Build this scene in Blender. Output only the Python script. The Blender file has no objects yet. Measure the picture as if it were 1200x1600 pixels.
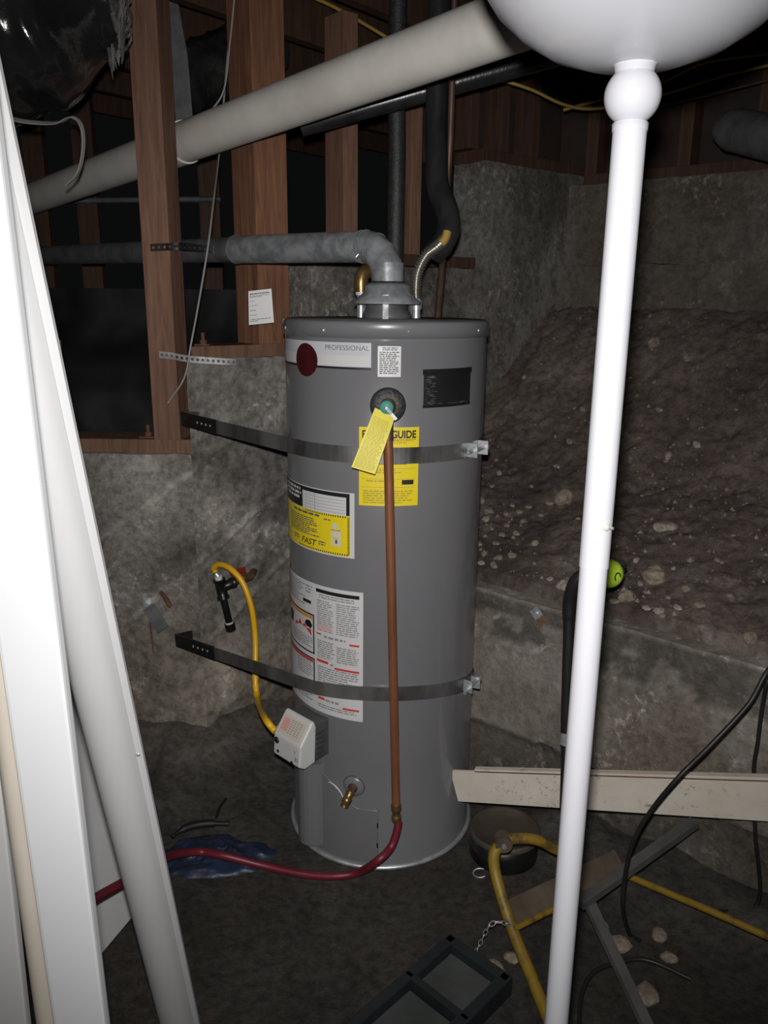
import bpy, bmesh, math, random
from mathutils import Vector, Matrix, noise

random.seed(7)
scene = bpy.context.scene
C = scene.collection
V = Vector
R = math.radians

# ------------------------------------------------------------------ camera
ZC, F_PX, PITCH, ROLL = 1.464, 1250.0, R(15), 0.0107
Fw = V((0, math.cos(PITCH), -math.sin(PITCH)))
R0 = V((1, 0, 0)); U0 = V((0, math.sin(PITCH), math.cos(PITCH)))
Rt = R0 * math.cos(ROLL) + U0 * math.sin(ROLL)
Up = -R0 * math.sin(ROLL) + U0 * math.cos(ROLL)
CAM = V((0, 0, ZC))
cam = bpy.data.cameras.new('camera'); camo = bpy.data.objects.new('camera', cam); C.objects.link(camo)
cam.sensor_fit = 'VERTICAL'; cam.sensor_height = 36.0; cam.sensor_width = 27.0
cam.lens = F_PX / 1600 * 36.0; cam.clip_start = 0.02
m3 = Matrix((Rt, Up, -Fw)).transposed()
camo.matrix_world = Matrix.Translation(CAM) @ m3.to_4x4()
scene.camera = camo

# ------------------------------------------------------------------ light: the phone's flash, nearly black crawl space
world = bpy.data.worlds.new('world'); scene.world = world; world.use_nodes = True
world.node_tree.nodes['Background'].inputs[0].default_value = (0.9, 0.95, 1.0, 1)
world.node_tree.nodes['Background'].inputs[1].default_value = 0.003
fl = bpy.data.lights.new('phone_flash', 'SPOT'); flo = bpy.data.objects.new('phone_flash', fl); C.objects.link(flo)
flo.location = CAM + Rt * -0.005 + Up * 0.05
flo.matrix_world = Matrix.Translation(CAM + Rt * -0.005 + Up * 0.05 + Fw * 0.0) @ (m3.to_4x4() @ Matrix.Rotation(R(1.0), 4, 'X'))
fl.energy = 150.0; fl.color = (1.0, 0.975, 0.95); fl.spot_size = R(103); fl.spot_blend = 1.0; fl.shadow_soft_size = 0.012
fl.use_nodes = True
nt = fl.node_tree; em = nt.nodes.get('Emission'); fo = nt.nodes.new('ShaderNodeLightFalloff')
fo.inputs['Strength'].default_value = 1.0; fo.inputs['Smooth'].default_value = 1.2
nt.links.new(fo.outputs['Quadratic'], em.inputs['Strength'])
vs = scene.view_settings
vs.view_transform = 'Standard'; vs.look = 'None'; vs.exposure = 0.22; vs.gamma = 1.0; vs.use_curve_mapping = False

# ------------------------------------------------------------------ survey helpers: rays of the photograph met with real distances
def ray(px, py): return Fw + Rt * ((px - 600) / F_PX) + Up * ((800 - py) / F_PX)
def P(px, py, Y):
    v = ray(px, py); return CAM + v * (Y / v.y)
def Pz(px, py, z):
    v = ray(px, py); return CAM + v * ((z - ZC) / v.z)
def Pd(px, py, d): return CAM + ray(px, py) * d
def onplane(px, py, p, n):
    v = ray(px, py); return CAM + v * ((p - CAM).dot(n) / v.dot(n))

# ------------------------------------------------------------------ materials
def nodes(name):
    m = bpy.data.materials.new(name); m.use_nodes = True
    t = m.node_tree; b = t.nodes['Principled BSDF']
    return m, t, b
def nz(t, scale, detail=4, rough=0.55, stretch=(1, 1, 1), dist=0.0):
    tc = t.nodes.new('ShaderNodeTexCoord'); mp = t.nodes.new('ShaderNodeMapping')
    mp.inputs['Scale'].default_value = stretch
    n = t.nodes.new('ShaderNodeTexNoise'); n.inputs['Scale'].default_value = scale
    n.inputs['Detail'].default_value = detail; n.inputs['Roughness'].default_value = rough; n.inputs['Distortion'].default_value = dist
    t.links.new(tc.outputs['Object'], mp.inputs[0]); t.links.new(mp.outputs[0], n.inputs['Vector'])
    return n.outputs['Fac']
def ramp(t, fac, stops):
    r = t.nodes.new('ShaderNodeValToRGB'); e = r.color_ramp.elements
    while len(e) < len(stops): e.new(0.5)
    for i, (p, c) in enumerate(stops): e[i].position = p; e[i].color = (*c, 1) if len(c) == 3 else c
    t.links.new(fac, r.inputs[0]); return r.outputs[0]
def mixc(t, fac, a, b, mode='MIX'):
    m = t.nodes.new('ShaderNodeMix'); m.data_type = 'RGBA'; m.blend_type = mode
    for i, v in ((0, fac), (6, a), (7, b)):
        if hasattr(v, 'default_value') and not isinstance(v, (tuple, float)): t.links.new(v, m.inputs[i])
        elif isinstance(v, tuple): m.inputs[i].default_value = (*v, 1)
        else: m.inputs[i].default_value = v
    return m.outputs[2]
def bump(t, b, fac, strength=0.3, dist=0.01):
    n = t.nodes.new('ShaderNodeBump'); n.inputs['Strength'].default_value = strength; n.inputs['Distance'].default_value = dist
    t.links.new(fac, n.inputs['Height']); t.links.new(n.outputs[0], b.inputs['Normal'])
def pmat(name, c1, c2=None, rough=0.5, metal=0.0, scale=8, stretch=(1, 1, 1), bmp=0.0, bscale=None, coat=0.0, lo=0.35, hi=0.65, spec=0.5, rvar=0.0):
    m, t, b = nodes(name)
    b.inputs['Roughness'].default_value = rough; b.inputs['Metallic'].default_value = metal
    b.inputs['Coat Weight'].default_value = coat; b.inputs['Specular IOR Level'].default_value = spec
    if c2 is None: c2 = tuple(x * 0.93 for x in c1)
    f = nz(t, scale, 5, 0.6, stretch)
    t.links.new(ramp(t, f, [(lo, c2), (hi, c1)]), b.inputs['Base Color'])
    if rvar:
        f3 = nz(t, scale * 3, 4, 0.6, stretch)
        t.links.new(ramp(t, f3, [(0.3, (max(0, rough - rvar),) * 3), (0.7, (min(1, rough + rvar),) * 3)]), b.inputs['Roughness'])
    if bmp: bump(t, b, nz(t, bscale or scale * 4, 4, 0.6, stretch), bmp, 0.004)
    return m
def concrete(name, dark, mid, light, speck=0.5, warm=None, grain=0.85):
    m, t, b = nodes(name)
    b.inputs['Roughness'].default_value = 0.92; b.inputs['Specular IOR Level'].default_value = 0.25
    base = ramp(t, nz(t, 2.6, 8, 0.66, (1, 1, 1), 0.4), [(0.38, dark), (0.5, mid), (0.62, light)])
    fine = ramp(t, nz(t, 38, 6, 0.7), [(0.36, (0.42,) * 3), (0.6, (1.0,) * 3)])
    col = mixc(t, grain, base, fine, 'MULTIPLY')
    if warm:
        wf = ramp(t, nz(t, 1.7, 5, 0.6), [(0.46, (0, 0, 0)), (0.62, (1, 1, 1))])
        col = mixc(t, wf, col, mixc(t, 0.8, warm, fine, 'MULTIPLY'))
    # efflorescence: small pale specks gathered in patches
    s1 = ramp(t, nz(t, 34, 7, 0.75), [(0.54, (0, 0, 0)), (0.62, (1, 1, 1))])
    s2 = ramp(t, nz(t, 4.5, 5, 0.6), [(0.48, (0, 0, 0)), (0.62, (1, 1, 1))])
    sp = mixc(t, 1.0, s1, s2, 'MULTIPLY')
    spf = mixc(t, 1.0, sp, (speck,) * 3, 'MULTIPLY')
    col = mixc(t, spf, col, tuple(min(1, x * 1.6) for x in light))
    at = t.nodes.new('ShaderNodeAttribute'); at.attribute_name = 'tint'
    col = mixc(t, 1.0, col, at.outputs['Color'], 'MULTIPLY')
    t.links.new(col, b.inputs['Base Color'])
    bump(t, b, nz(t, 34, 10, 0.8), 0.9, 0.012)
    return m
def wood(name, dark, light, rough=0.75):
    m, t, b = nodes(name)
    b.inputs['Roughness'].default_value = rough; b.inputs['Specular IOR Level'].default_value = 0.25
    g = nz(t, 10, 6, 0.65, (6, 6, 0.45), 0.6)
    big = nz(t, 3.0, 3, 0.5, (1.2, 1.2, 0.5))
    c = ramp(t, g, [(0.32, dark), (0.7, light)])
    c = mixc(t, 0.6, c, ramp(t, big, [(0.3, (0.55,) * 3), (0.65, (1.0,) * 3)]), 'MULTIPLY')
    t.links.new(c, b.inputs['Base Color']); bump(t, b, g, 0.25, 0.003)
    return m

M = {}
M['conc'] = concrete('stepped_concrete', (0.165, 0.150, 0.131), (0.275, 0.256, 0.230), (0.38, 0.362, 0.335), 0.75)
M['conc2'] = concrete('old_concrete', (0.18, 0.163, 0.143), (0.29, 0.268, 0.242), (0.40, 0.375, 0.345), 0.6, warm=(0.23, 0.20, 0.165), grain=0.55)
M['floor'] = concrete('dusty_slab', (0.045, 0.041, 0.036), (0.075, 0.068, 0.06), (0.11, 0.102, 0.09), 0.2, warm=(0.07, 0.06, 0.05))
M['dirt'] = concrete('crawlspace_soil', (0.110, 0.086, 0.074), (0.182, 0.145, 0.125), (0.258, 0.210, 0.182), 0.4, warm=(0.155, 0.120, 0.104))
M['stone'] = pmat('stone', (0.29, 0.235, 0.18), (0.13, 0.105, 0.082), 0.9, scale=45, bmp=0.5, bscale=90)
M['stone_pale'] = pmat('pale_stone', (0.37, 0.33, 0.28), (0.20, 0.17, 0.14), 0.9, scale=45, bmp=0.5, bscale=90)
M['redwood'] = wood('redwood', (0.14, 0.072, 0.048), (0.25, 0.14, 0.096))
M['fir'] = wood('fir', (0.13, 0.06, 0.036), (0.29, 0.138, 0.078))
M['oldwood'] = wood('old_framing_wood', (0.045, 0.024, 0.017), (0.09, 0.048, 0.032))
M['plate'] = wood('sill_wood', (0.10, 0.055, 0.035), (0.22, 0.125, 0.08))
M['sheath'] = pmat('dark_sheathing', (0.035, 0.020, 0.015), (0.02, 0.012, 0.01), 0.85, scale=6, bmp=0.3)
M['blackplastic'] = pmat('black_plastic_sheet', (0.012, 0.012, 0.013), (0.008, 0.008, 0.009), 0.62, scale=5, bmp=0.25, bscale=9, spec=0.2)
M['foil'] = pmat('black_duct_wrap', (0.02, 0.02, 0.021), (0.008, 0.008, 0.009), 0.16, scale=5, bmp=0.3, bscale=30)
M['foilshine'] = pmat('dark_foil', (0.30, 0.30, 0.31), (0.12, 0.12, 0.12), 0.22, 0.9, scale=12, bmp=0.9, bscale=22)
M['fibre'] = pmat('grey_fibreglass', (0.16, 0.155, 0.15), (0.03, 0.028, 0.027), 0.9, scale=25, stretch=(2, 2, .4), bmp=0.6)
M['tank'] = pmat('grey_enamel', (0.158, 0.158, 0.167), (0.148, 0.148, 0.157), 0.3, scale=2, coat=0.5, spec=0.5)
M['tankdark'] = pmat('grey_enamel_top', (0.12, 0.12, 0.125), (0.05, 0.05, 0.05), 0.5, scale=10)
M['galv'] = pmat('galvanised_steel', (0.30, 0.31, 0.325), (0.17, 0.18, 0.19), 0.5, 0.25, scale=22, lo=0.4, hi=0.6, bmp=0.1, rvar=0.12)
M['galvdark'] = pmat('weathered_duct_steel', (0.13, 0.13, 0.137), (0.07, 0.07, 0.075), 0.65, 0.2, scale=14, bmp=0.15)
M['steelband'] = pmat('glint_streaked_band', (0.50, 0.50, 0.50), (0.10, 0.10, 0.10), 0.36, 0.85, scale=7, stretch=(1, 1, 0.4))  # pale and dark streaks in the colour stand in for flash reflections
M['zinc'] = pmat('zinc_hardware', (0.62, 0.64, 0.66), (0.4, 0.42, 0.44), 0.46, 0.7, scale=30)
M['blacksteel'] = pmat('black_steel', (0.022, 0.022, 0.022), (0.012, 0.012, 0.012), 0.42, 0.3, scale=20)
M['blackiron'] = pmat('black_iron', (0.02, 0.02, 0.02), (0.01, 0.01, 0.01), 0.35, 0.4, scale=20)
M['foam'] = pmat('black_foam', (0.03, 0.03, 0.031), (0.018, 0.018, 0.019), 0.5, scale=60, bmp=0.5, bscale=160)
M['foampipe'] = pmat('black_pipe_wrap', (0.03, 0.03, 0.032), (0.014, 0.014, 0.015), 0.27, scale=14, stretch=(1, 1, .3), bmp=0.3, bscale=50)
M['copper'] = pmat('copper', (0.38, 0.155, 0.08), (0.24, 0.095, 0.05), 0.38, 0.5, scale=14, stretch=(1, 1, .2), rvar=0.1)
M['copperold'] = pmat('tarnished_copper', (0.16, 0.10, 0.075), (0.08, 0.05, 0.04), 0.5, 0.6, scale=20, stretch=(1, 1, .4))
M['brass'] = pmat('brass', (0.34, 0.23, 0.10), (0.2, 0.12, 0.05), 0.36, 0.8, scale=20)
M['stainless'] = pmat('stainless', (0.60, 0.58, 0.53), (0.45, 0.42, 0.37), 0.26, 0.9, scale=20)
M['white'] = pmat('white_paint', (0.66, 0.67, 0.69), (0.63, 0.64, 0.66), 0.42, scale=3)
M['whitelamp'] = pmat('white_lamp_enamel', (0.54, 0.545, 0.585), (0.525, 0.53, 0.57), 0.28, scale=3, coat=0.2)
M['moulding'] = pmat('moulding_white', (0.56, 0.56, 0.57), (0.53, 0.53, 0.54), 0.5, scale=3)
M['whitedull'] = pmat('white_primed_board', (0.55, 0.55, 0.55), (0.50, 0.50, 0.495), 0.6, scale=3)
M['beige'] = pmat('beige_plastic', (0.55, 0.50, 0.43), (0.5, 0.45, 0.385), 0.5, scale=4)
M['pvc'] = pmat('aged_white_pipe', (0.68, 0.655, 0.61), (0.56, 0.535, 0.49), 0.42, scale=5, bmp=0.03)
M['valve'] = pmat('valve_white_plastic', (0.56, 0.56, 0.55), (0.50, 0.50, 0.49), 0.45, scale=8)
M['valvegrey'] = pmat('valve_grey_casting', (0.10, 0.10, 0.102), (0.07, 0.07, 0.072), 0.5, 0.3, scale=20)
M['black'] = pmat('black_print', (0.015, 0.015, 0.016), (0.01, 0.01, 0.011), 0.45, scale=10)
M['ink'] = pmat('grey_print_ink', (0.10, 0.10, 0.10), (0.08, 0.08, 0.08), 0.6, scale=10)
M['inkpale'] = pmat('pale_print_ink', (0.26, 0.26, 0.265), (0.22, 0.22, 0.225), 0.6, scale=10)
M['inkblue'] = pmat('brand_ink', (0.12, 0.12, 0.14), (0.11, 0.11, 0.13), 0.5, scale=10)
M['redink'] = pmat('red_print', (0.55, 0.04, 0.03), (0.5, 0.035, 0.03), 0.5, scale=10)
M['orange'] = pmat('orange_print', (0.62, 0.24, 0.05), (0.58, 0.22, 0.045), 0.5, scale=10)
M['pinkink'] = pmat('pink_print', (0.62, 0.32, 0.30), (0.58, 0.3, 0.28), 0.5, scale=10)
M['darkred'] = pmat('dark_red_badge', (0.055, 0.008, 0.011), (0.05, 0.007, 0.01), 0.3, scale=10)
M['paper'] = pmat('white_label', (0.56, 0.56, 0.565), (0.53, 0.53, 0.535), 0.4, scale=5)
M['silverlabel'] = pmat('silver_white_label', (0.50, 0.51, 0.54), (0.46, 0.47, 0.50), 0.35, scale=4)
M['yellowlabel'] = pmat('yellow_label', (0.74, 0.58, 0.015), (0.70, 0.55, 0.012), 0.42, scale=5)
M['tagyellow'] = pmat('yellow_tag', (0.66, 0.58, 0.03), (0.60, 0.52, 0.02), 0.5, scale=5)
M['tagink'] = pmat('tag_print', (0.40, 0.33, 0.02), (0.36, 0.3, 0.02), 0.6, scale=10)
M['teal'] = pmat('teal_disc', (0.07, 0.28, 0.24), (0.06, 0.24, 0.20), 0.4, scale=10)
M['gasyellow'] = pmat('yellow_coating', (0.72, 0.40, 0.012), (0.64, 0.35, 0.01), 0.35, scale=12)
M['redhandle'] = pmat('red_handle', (0.26, 0.025, 0.018), (0.2, 0.02, 0.015), 0.45, scale=12)
M['redhose'] = pmat('red_hose', (0.15, 0.013, 0.024), (0.11, 0.01, 0.018), 0.45, scale=12)
M['rust'] = pmat('rusty_steel', (0.16, 0.07, 0.04), (0.09, 0.045, 0.03), 0.85, 0.2, scale=30, bmp=0.4)
M['frameyellow'] = pmat('scuffed_yellow_paint', (0.23, 0.145, 0.014), (0.11, 0.07, 0.018), 0.5, scale=22, lo=0.36, hi=0.5)
M['framedark'] = pmat('worn_brown_plate', (0.13, 0.10, 0.07), (0.07, 0.055, 0.04), 0.6, 0.1, scale=12)
M['grip'] = pmat('black_rubber', (0.008, 0.008, 0.008), (0.005, 0.005, 0.005), 0.6, scale=12)
M['ball'] = pmat('tennis_felt', (0.42, 0.62, 0.03), (0.36, 0.55, 0.025), 0.95, scale=40, bmp=0.5, bscale=160)
M['greybar'] = pmat('grey_weathered_wood', (0.10, 0.095, 0.09), (0.06, 0.056, 0.052), 0.85, scale=9, stretch=(1, 1, 1), bmp=0.3)
M['cable'] = pmat('black_cable', (0.016, 0.015, 0.014), (0.01, 0.01, 0.01), 0.5, scale=10)
M['greywire'] = pmat('grey_wire', (0.28, 0.27, 0.25), (0.22, 0.21, 0.2), 0.6, scale=10)
M['yellowwire'] = pmat('yellow_wire', (0.36, 0.24, 0.05), (0.28, 0.18, 0.035), 0.6, scale=10)
M['bluebag'] = pmat('blue_plastic', (0.018, 0.03, 0.07), (0.012, 0.017, 0.034), 0.45, scale=9, bmp=0.4, bscale=40)
M['darktray'] = pmat('dark_tray_plastic', (0.016, 0.022, 0.024), (0.010, 0.014, 0.016), 0.5, scale=9, bmp=0.2)
M['traypanel'] = pmat('dusty_tray_panel', (0.06, 0.066, 0.064), (0.035, 0.04, 0.038), 0.85, scale=9, bmp=0.2)
M['tin'] = pmat('brown_tin', (0.075, 0.06, 0.045), (0.045, 0.036, 0.028), 0.6, scale=9, bmp=0.15)
M['cardboard'] = pmat('brown_cardboard', (0.24, 0.19, 0.14), (0.2, 0.155, 0.11), 0.85, scale=9)
M['eboard'] = None
def dirty_board():
    m, t, b = nodes('dirty_cream_channel'); b.inputs['Roughness'].default_value = 0.55
    f = ramp(t, nz(t, 60, 8, 0.8), [(0.56, (0, 0, 0)), (0.64, (1, 1, 1))])
    f2 = ramp(t, nz(t, 5.5, 4, 0.6), [(0.5, (0, 0, 0)), (0.62, (1, 1, 1))])
    c = mixc(t, mixc(t, 1.0, f, f2, 'MULTIPLY'), ramp(t, nz(t, 7, 4), [(0.3, (0.48, 0.42, 0.34)), (0.7, (0.60, 0.56, 0.50))]), (0.10, 0.085, 0.065))
    t.links.new(c, b.inputs['Base Color']); return m
M['eboard'] = dirty_board()

# ------------------------------------------------------------------ mesh builder
class MB:
    def __init__(s): s.v = []; s.f = []; s.sm = []
    def add(s, vs_, fs, smooth=False):
        o = len(s.v); s.v += [V(x) for x in vs_]; s.f += [tuple(i + o for i in f) for f in fs]; s.sm += [smooth] * len(fs); return s
    def box(s, c, sx, sy, sz, rot=None, bev=0.0):
        bm = bmesh.new(); bmesh.ops.create_cube(bm, size=1.0)
        for v in bm.verts: v.co = V((v.co.x * sx, v.co.y * sy, v.co.z * sz))
        if bev: bmesh.ops.bevel(bm, geom=list(bm.edges), offset=bev, segments=2, affect='EDGES', profile=0.7)
        bm.verts.index_update()
        vs_ = [v.co.copy() for v in bm.verts]; fs = [[v.index for v in f.verts] for f in bm.faces]; bm.free()
        if rot is not None: vs_ = [rot @ v for v in vs_]
        return s.add([v + V(c) for v in vs_], fs)
    def tube(s, pts, r, seg=12, caps=True, flat=None, mod=None):
        pts = [V(p) for p in pts]; n = len(pts)
        rs = r if isinstance(r, (list, tuple)) else [r] * n
        T = [(pts[min(i + 1, n - 1)] - pts[max(i - 1, 0)]).normalized() for i in range(n)]
        a = V((0, 0, 1)) if abs(T[0].z) < 0.9 else V((1, 0, 0))
        N = (a - T[0] * a.dot(T[0])).normalized(); vs_ = []
        for i in range(n):
            N = (N - T[i] * N.dot(T[i])).normalized(); B = T[i].cross(N)
            for k in range(seg):
                an = 2 * math.pi * k / seg; rr = rs[i] * (mod(i, an) if mod else 1)
                vs_.append(pts[i] + (N * math.cos(an) + B * math.sin(an) * (flat or 1)) * rr)
        fs = [(i * seg + k, i * seg + (k + 1) % seg, (i + 1) * seg + (k + 1) % seg, (i + 1) * seg + k) for i in range(n - 1) for k in range(seg)]
        s.add(vs_, fs, True)
        if caps:
            for base in (0, (n - 1) * seg): s.add(vs_[base:base + seg], [tuple(range(seg))])
        return s
    def lathe(s, prof, c, seg=32, M4=None):
        vs_ = []
        for (r, z) in prof:
            for k in range(seg):
                a = 2 * math.pi * k / seg; p = V((r * math.cos(a), r * math.sin(a), z))
                vs_.append((M4 @ p if M4 is not None else p) + V(c))
        n = len(prof)
        fs = [(i * seg + k, i * seg + (k + 1) % seg, (i + 1) * seg + (k + 1) % seg, (i + 1) * seg + k) for i in range(n - 1) for k in range(seg)]
        s.add(vs_, fs, True)
        if prof[0][0] > 1e-4: s.add(vs_[:seg], [tuple(range(seg))])
        if prof[-1][0] > 1e-4: s.add(vs_[-seg:], [tuple(range(seg))])
        return s
    def prism(s, poly, ext):
        n = len(poly); poly = [V(p) for p in poly]; ext = V(ext)
        return s.add(poly + [p + ext for p in poly], [tuple(reversed(range(n))), tuple(range(n, 2 * n))] + [(i, (i + 1) % n, n + (i + 1) % n, n + i) for i in range(n)])
    def ribbon(s, pts, wdir, width, thick):
        """flat band along pts; wdir(i) is the width direction"""
        pts = [V(p) for p in pts]; n = len(pts); vs_ = []
        for i in range(n):
            T = (pts[min(i + 1, n - 1)] - pts[max(i - 1, 0)]).normalized()
            w = V(wdir(i)) if callable(wdir) else V(wdir); w = (w - T * w.dot(T)).normalized(); q = T.cross(w)
            for a, b in ((-1, -1), (1, -1), (1, 1), (-1, 1)): vs_.append(pts[i] + w * (a * width / 2) + q * (b * thick / 2))
        fs = [(i * 4 + k, i * 4 + (k + 1) % 4, (i + 1) * 4 + (k + 1) % 4, (i + 1) * 4 + k) for i in range(n - 1) for k in range(4)]
        fs += [(3, 2, 1, 0), tuple((n - 1) * 4 + k for k in range(4))]
        return s.add(vs_, fs)
    def grid(s, f, nu, nv, smooth=True):
        vs_ = [f(i / nu, j / nv) for i in range(nu + 1) for j in range(nv + 1)]; w = nv + 1
        return s.add(vs_, [(i * w + j, (i + 1) * w + j, (i + 1) * w + j + 1, i * w + j + 1) for i in range(nu) for j in range(nv)], smooth)
    def rbox(s, o, ex, ey, ez, cell=0.03, amp=0.004, freq=9.0, fn=None, faces='xXyYzZ'):
        """box whose faces are gridded and roughened; the roughness follows world position so edges stay closed"""
        o, ex, ey, ez = V(o), V(ex), V(ey), V(ez)
        def disp(p):
            d = noise.noise_vector(p * freq) * amp + noise.noise_vector(p * freq * 3.1) * amp * 0.5
            q = p + d
            return fn(p, q) if fn else q
        for k, (p0, a, b) in {'y': (o, ex, ez), 'Y': (o + ey, ez, ex), 'x': (o, ez, ey), 'X': (o + ex, ey, ez), 'z': (o, ey, ex), 'Z': (o + ez, ex, ey)}.items():
            if k in faces:
                s.grid(lambda u, v: disp(p0 + a * u + b * v), max(1, round(a.length / cell)), max(1, round(b.length / cell)))
        return s
    def build(s, name, mat, parent=None, base=None):
        """one mesh object; its origin is its parent's, or base"""
        org = V((0, 0, 0))
        if parent is not None:
            q = parent
            while q is not None: org += q.location; q = q.parent
        elif base is not None: org = V(base)
        elif s.v:
            xs = [v.x for v in s.v]; ys = [v.y for v in s.v]; zs = [v.z for v in s.v]
            org = V(((min(xs) + max(xs)) / 2, (min(ys) + max(ys)) / 2, min(zs)))
        me = bpy.data.meshes.new(name); me.from_pydata([v - org for v in s.v], [], s.f); me.update()
        me.polygons.foreach_set('use_smooth', s.sm)
        bm = bmesh.new(); bm.from_mesh(me); bmesh.ops.recalc_face_normals(bm, faces=bm.faces); bm.to_mesh(me); bm.free()
        me.materials.append(M[mat] if isinstance(mat, str) else mat)
        o = bpy.data.objects.new(name, me); C.objects.link(o)
        if parent is not None: o.parent = parent
        else: o.location = org
        return o
def tag(o, label=None, cat=None, group=None, kind=None):
    for k, v in (('label', label), ('category', cat), ('group', group), ('kind', kind)):
        if v: o[k] = v
    return o
def thing(name, label, cat, loc, group=None):
    o = bpy.data.objects.new(name, None); C.objects.link(o); o.location = V(loc); o.empty_display_size = 0.05
    return tag(o, label, cat, group)
def smooth(pts, n=8):
    pts = [V(p) for p in pts]; q = [pts[0] * 2 - pts[1]] + pts + [pts[-1] * 2 - pts[-2]]; out = []
    for i in range(1, len(q) - 2):
        p0, p1, p2, p3 = q[i - 1:i + 3]
        for k in range(n):
            t = k / n
            out.append(0.5 * ((2 * p1) + (p2 - p0) * t + (2 * p0 - 5 * p1 + 4 * p2 - p3) * t * t + (3 * p1 - p0 - 3 * p2 + p3) * t ** 3))
    return out + [pts[-1]]
def rotz(a): return Matrix.Rotation(a, 3, 'Z')
def align(z, x=None):
    z = V(z).normalized(); x = V(x) if x is not None else (V((0, 0, 1)) if abs(z.z) < 0.9 else V((1, 0, 0)))
    x = (x - z * x.dot(z)).normalized(); return Matrix((x, z.cross(x), z)).transposed()
def tint(o, fn):
    me = o.data; a = me.color_attributes.new('tint', 'FLOAT_COLOR', 'POINT'); L = o.location
    buf = []
    for v in me.vertices:
        c = fn(v.co + L) if fn else (1, 1, 1); buf += [*c, 1.0]
    a.data.foreach_set('color', buf)
def sstep(a, b, x):
    t = max(0.0, min(1.0, (x - a) / (b - a))); return t * t * (3 - 2 * t)

# ------------------------------------------------------------------ the crawl space
YL = 2.38                                                    # frontal concrete wall on the left
K = V((-0.585, YL, 0))                                       # where it turns
D2 = V((0.766, 0.643, 0)); N2 = V((0.643, -0.766, 0))        # stepped wall running away to the right
DR = V((0.766, -0.643, 0)); NR = V((-0.643, -0.766, 0))      # low wall and far wall
PR = V((0.26, 2.27, 0)); PF = V((0.775, 3.46, 0))
ZL, ZS1, ZS2, ZS3, ZR, ZF = 1.0, 1.28, 1.571, 1.955, 0.63, 1.91
CEIL = 2.54; JB = 2.32
T1, T2, T3 = 0.449, 1.227, 1.80
def L2(t, z=0.0): return K + D2 * t + V((0, 0, z))

# slanting cold joints of the pours: ridges on the wall faces
def seg_on(p1, p2, frontal): 
    if frontal: return (P(*p1, YL), P(*p2, YL))
    return (onplane(*p1, K, N2), onplane(*p2, K, N2))
ridges = [seg_on((200, 974), (303, 885), True), seg_on((303, 885), (395, 806), False), seg_on((150, 850), (303, 735), True),
          seg_on((318, 1012), (455, 862), False), seg_on((385, 812), (460, 755), False)]
def dseg(p, a, b):
    ab = b - a; t = max(0, min(1, (p - a).dot(ab) / ab.dot(ab))); return (p - a - ab * t).length
foot_edge = [(220, 1128), (262, 1150), (300, 1138), (330, 1120), (400, 1112), (460, 1098)]
NAVG = (V((0, -1, 0)) + N2).normalized()
def wallfn(nrm):
    def fn(p, q):
        h = 0.0
        for a, b in ridges:
            d = dseg(p + noise.noise_vector(p * 14) * 0.006, a, b)
            if d < 0.03: h += 0.010 * math.exp(-(d / 0.008) ** 2)
        # rough footing bulging out at the bottom
        e = 0.20 + 0.32 * 0 + 0.07 * noise.noise(p * 3.2) + 0.03 * noise.noise(p * 11)
        low = 1.0 - sstep(0.14, 0.40, p.z + 0.25 * noise.noise(p * 2.1))
        h += 0.05 * low + 0.022 * low * noise.fractal(p * 9, 0.8, 2.0, 4)
        if p.z < 0.12 + 0.05 * noise.noise(p * 5): h -= 0.06
        wk = 1 - sstep(0.0, 0.18, math.hypot(p.x - K.x, p.y - K.y)); nn_ = (nrm * (1 - wk) + NAVG * wk).normalized()
        return q + nn_ * h
    return fn
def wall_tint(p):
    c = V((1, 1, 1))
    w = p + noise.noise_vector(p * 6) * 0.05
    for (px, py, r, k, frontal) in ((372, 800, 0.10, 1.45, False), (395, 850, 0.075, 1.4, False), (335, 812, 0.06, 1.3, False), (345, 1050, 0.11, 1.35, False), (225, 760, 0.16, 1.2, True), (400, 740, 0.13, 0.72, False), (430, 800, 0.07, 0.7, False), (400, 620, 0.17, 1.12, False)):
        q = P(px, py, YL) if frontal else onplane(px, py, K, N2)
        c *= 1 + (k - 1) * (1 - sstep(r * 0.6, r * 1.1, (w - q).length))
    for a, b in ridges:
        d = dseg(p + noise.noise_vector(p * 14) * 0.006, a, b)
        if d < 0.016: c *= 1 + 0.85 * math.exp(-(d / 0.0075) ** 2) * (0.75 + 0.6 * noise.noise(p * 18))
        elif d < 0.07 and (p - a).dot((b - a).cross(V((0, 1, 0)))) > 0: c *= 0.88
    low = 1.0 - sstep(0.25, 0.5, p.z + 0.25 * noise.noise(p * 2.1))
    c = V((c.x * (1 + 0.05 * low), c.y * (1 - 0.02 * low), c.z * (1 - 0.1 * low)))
    if (p - K).dot(D2) > T1 + 0.02: c *= 0.74  # higher, farther steps coloured darker in place of the flash fading with distance
    return (c.x, c.y, c.z)

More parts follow.
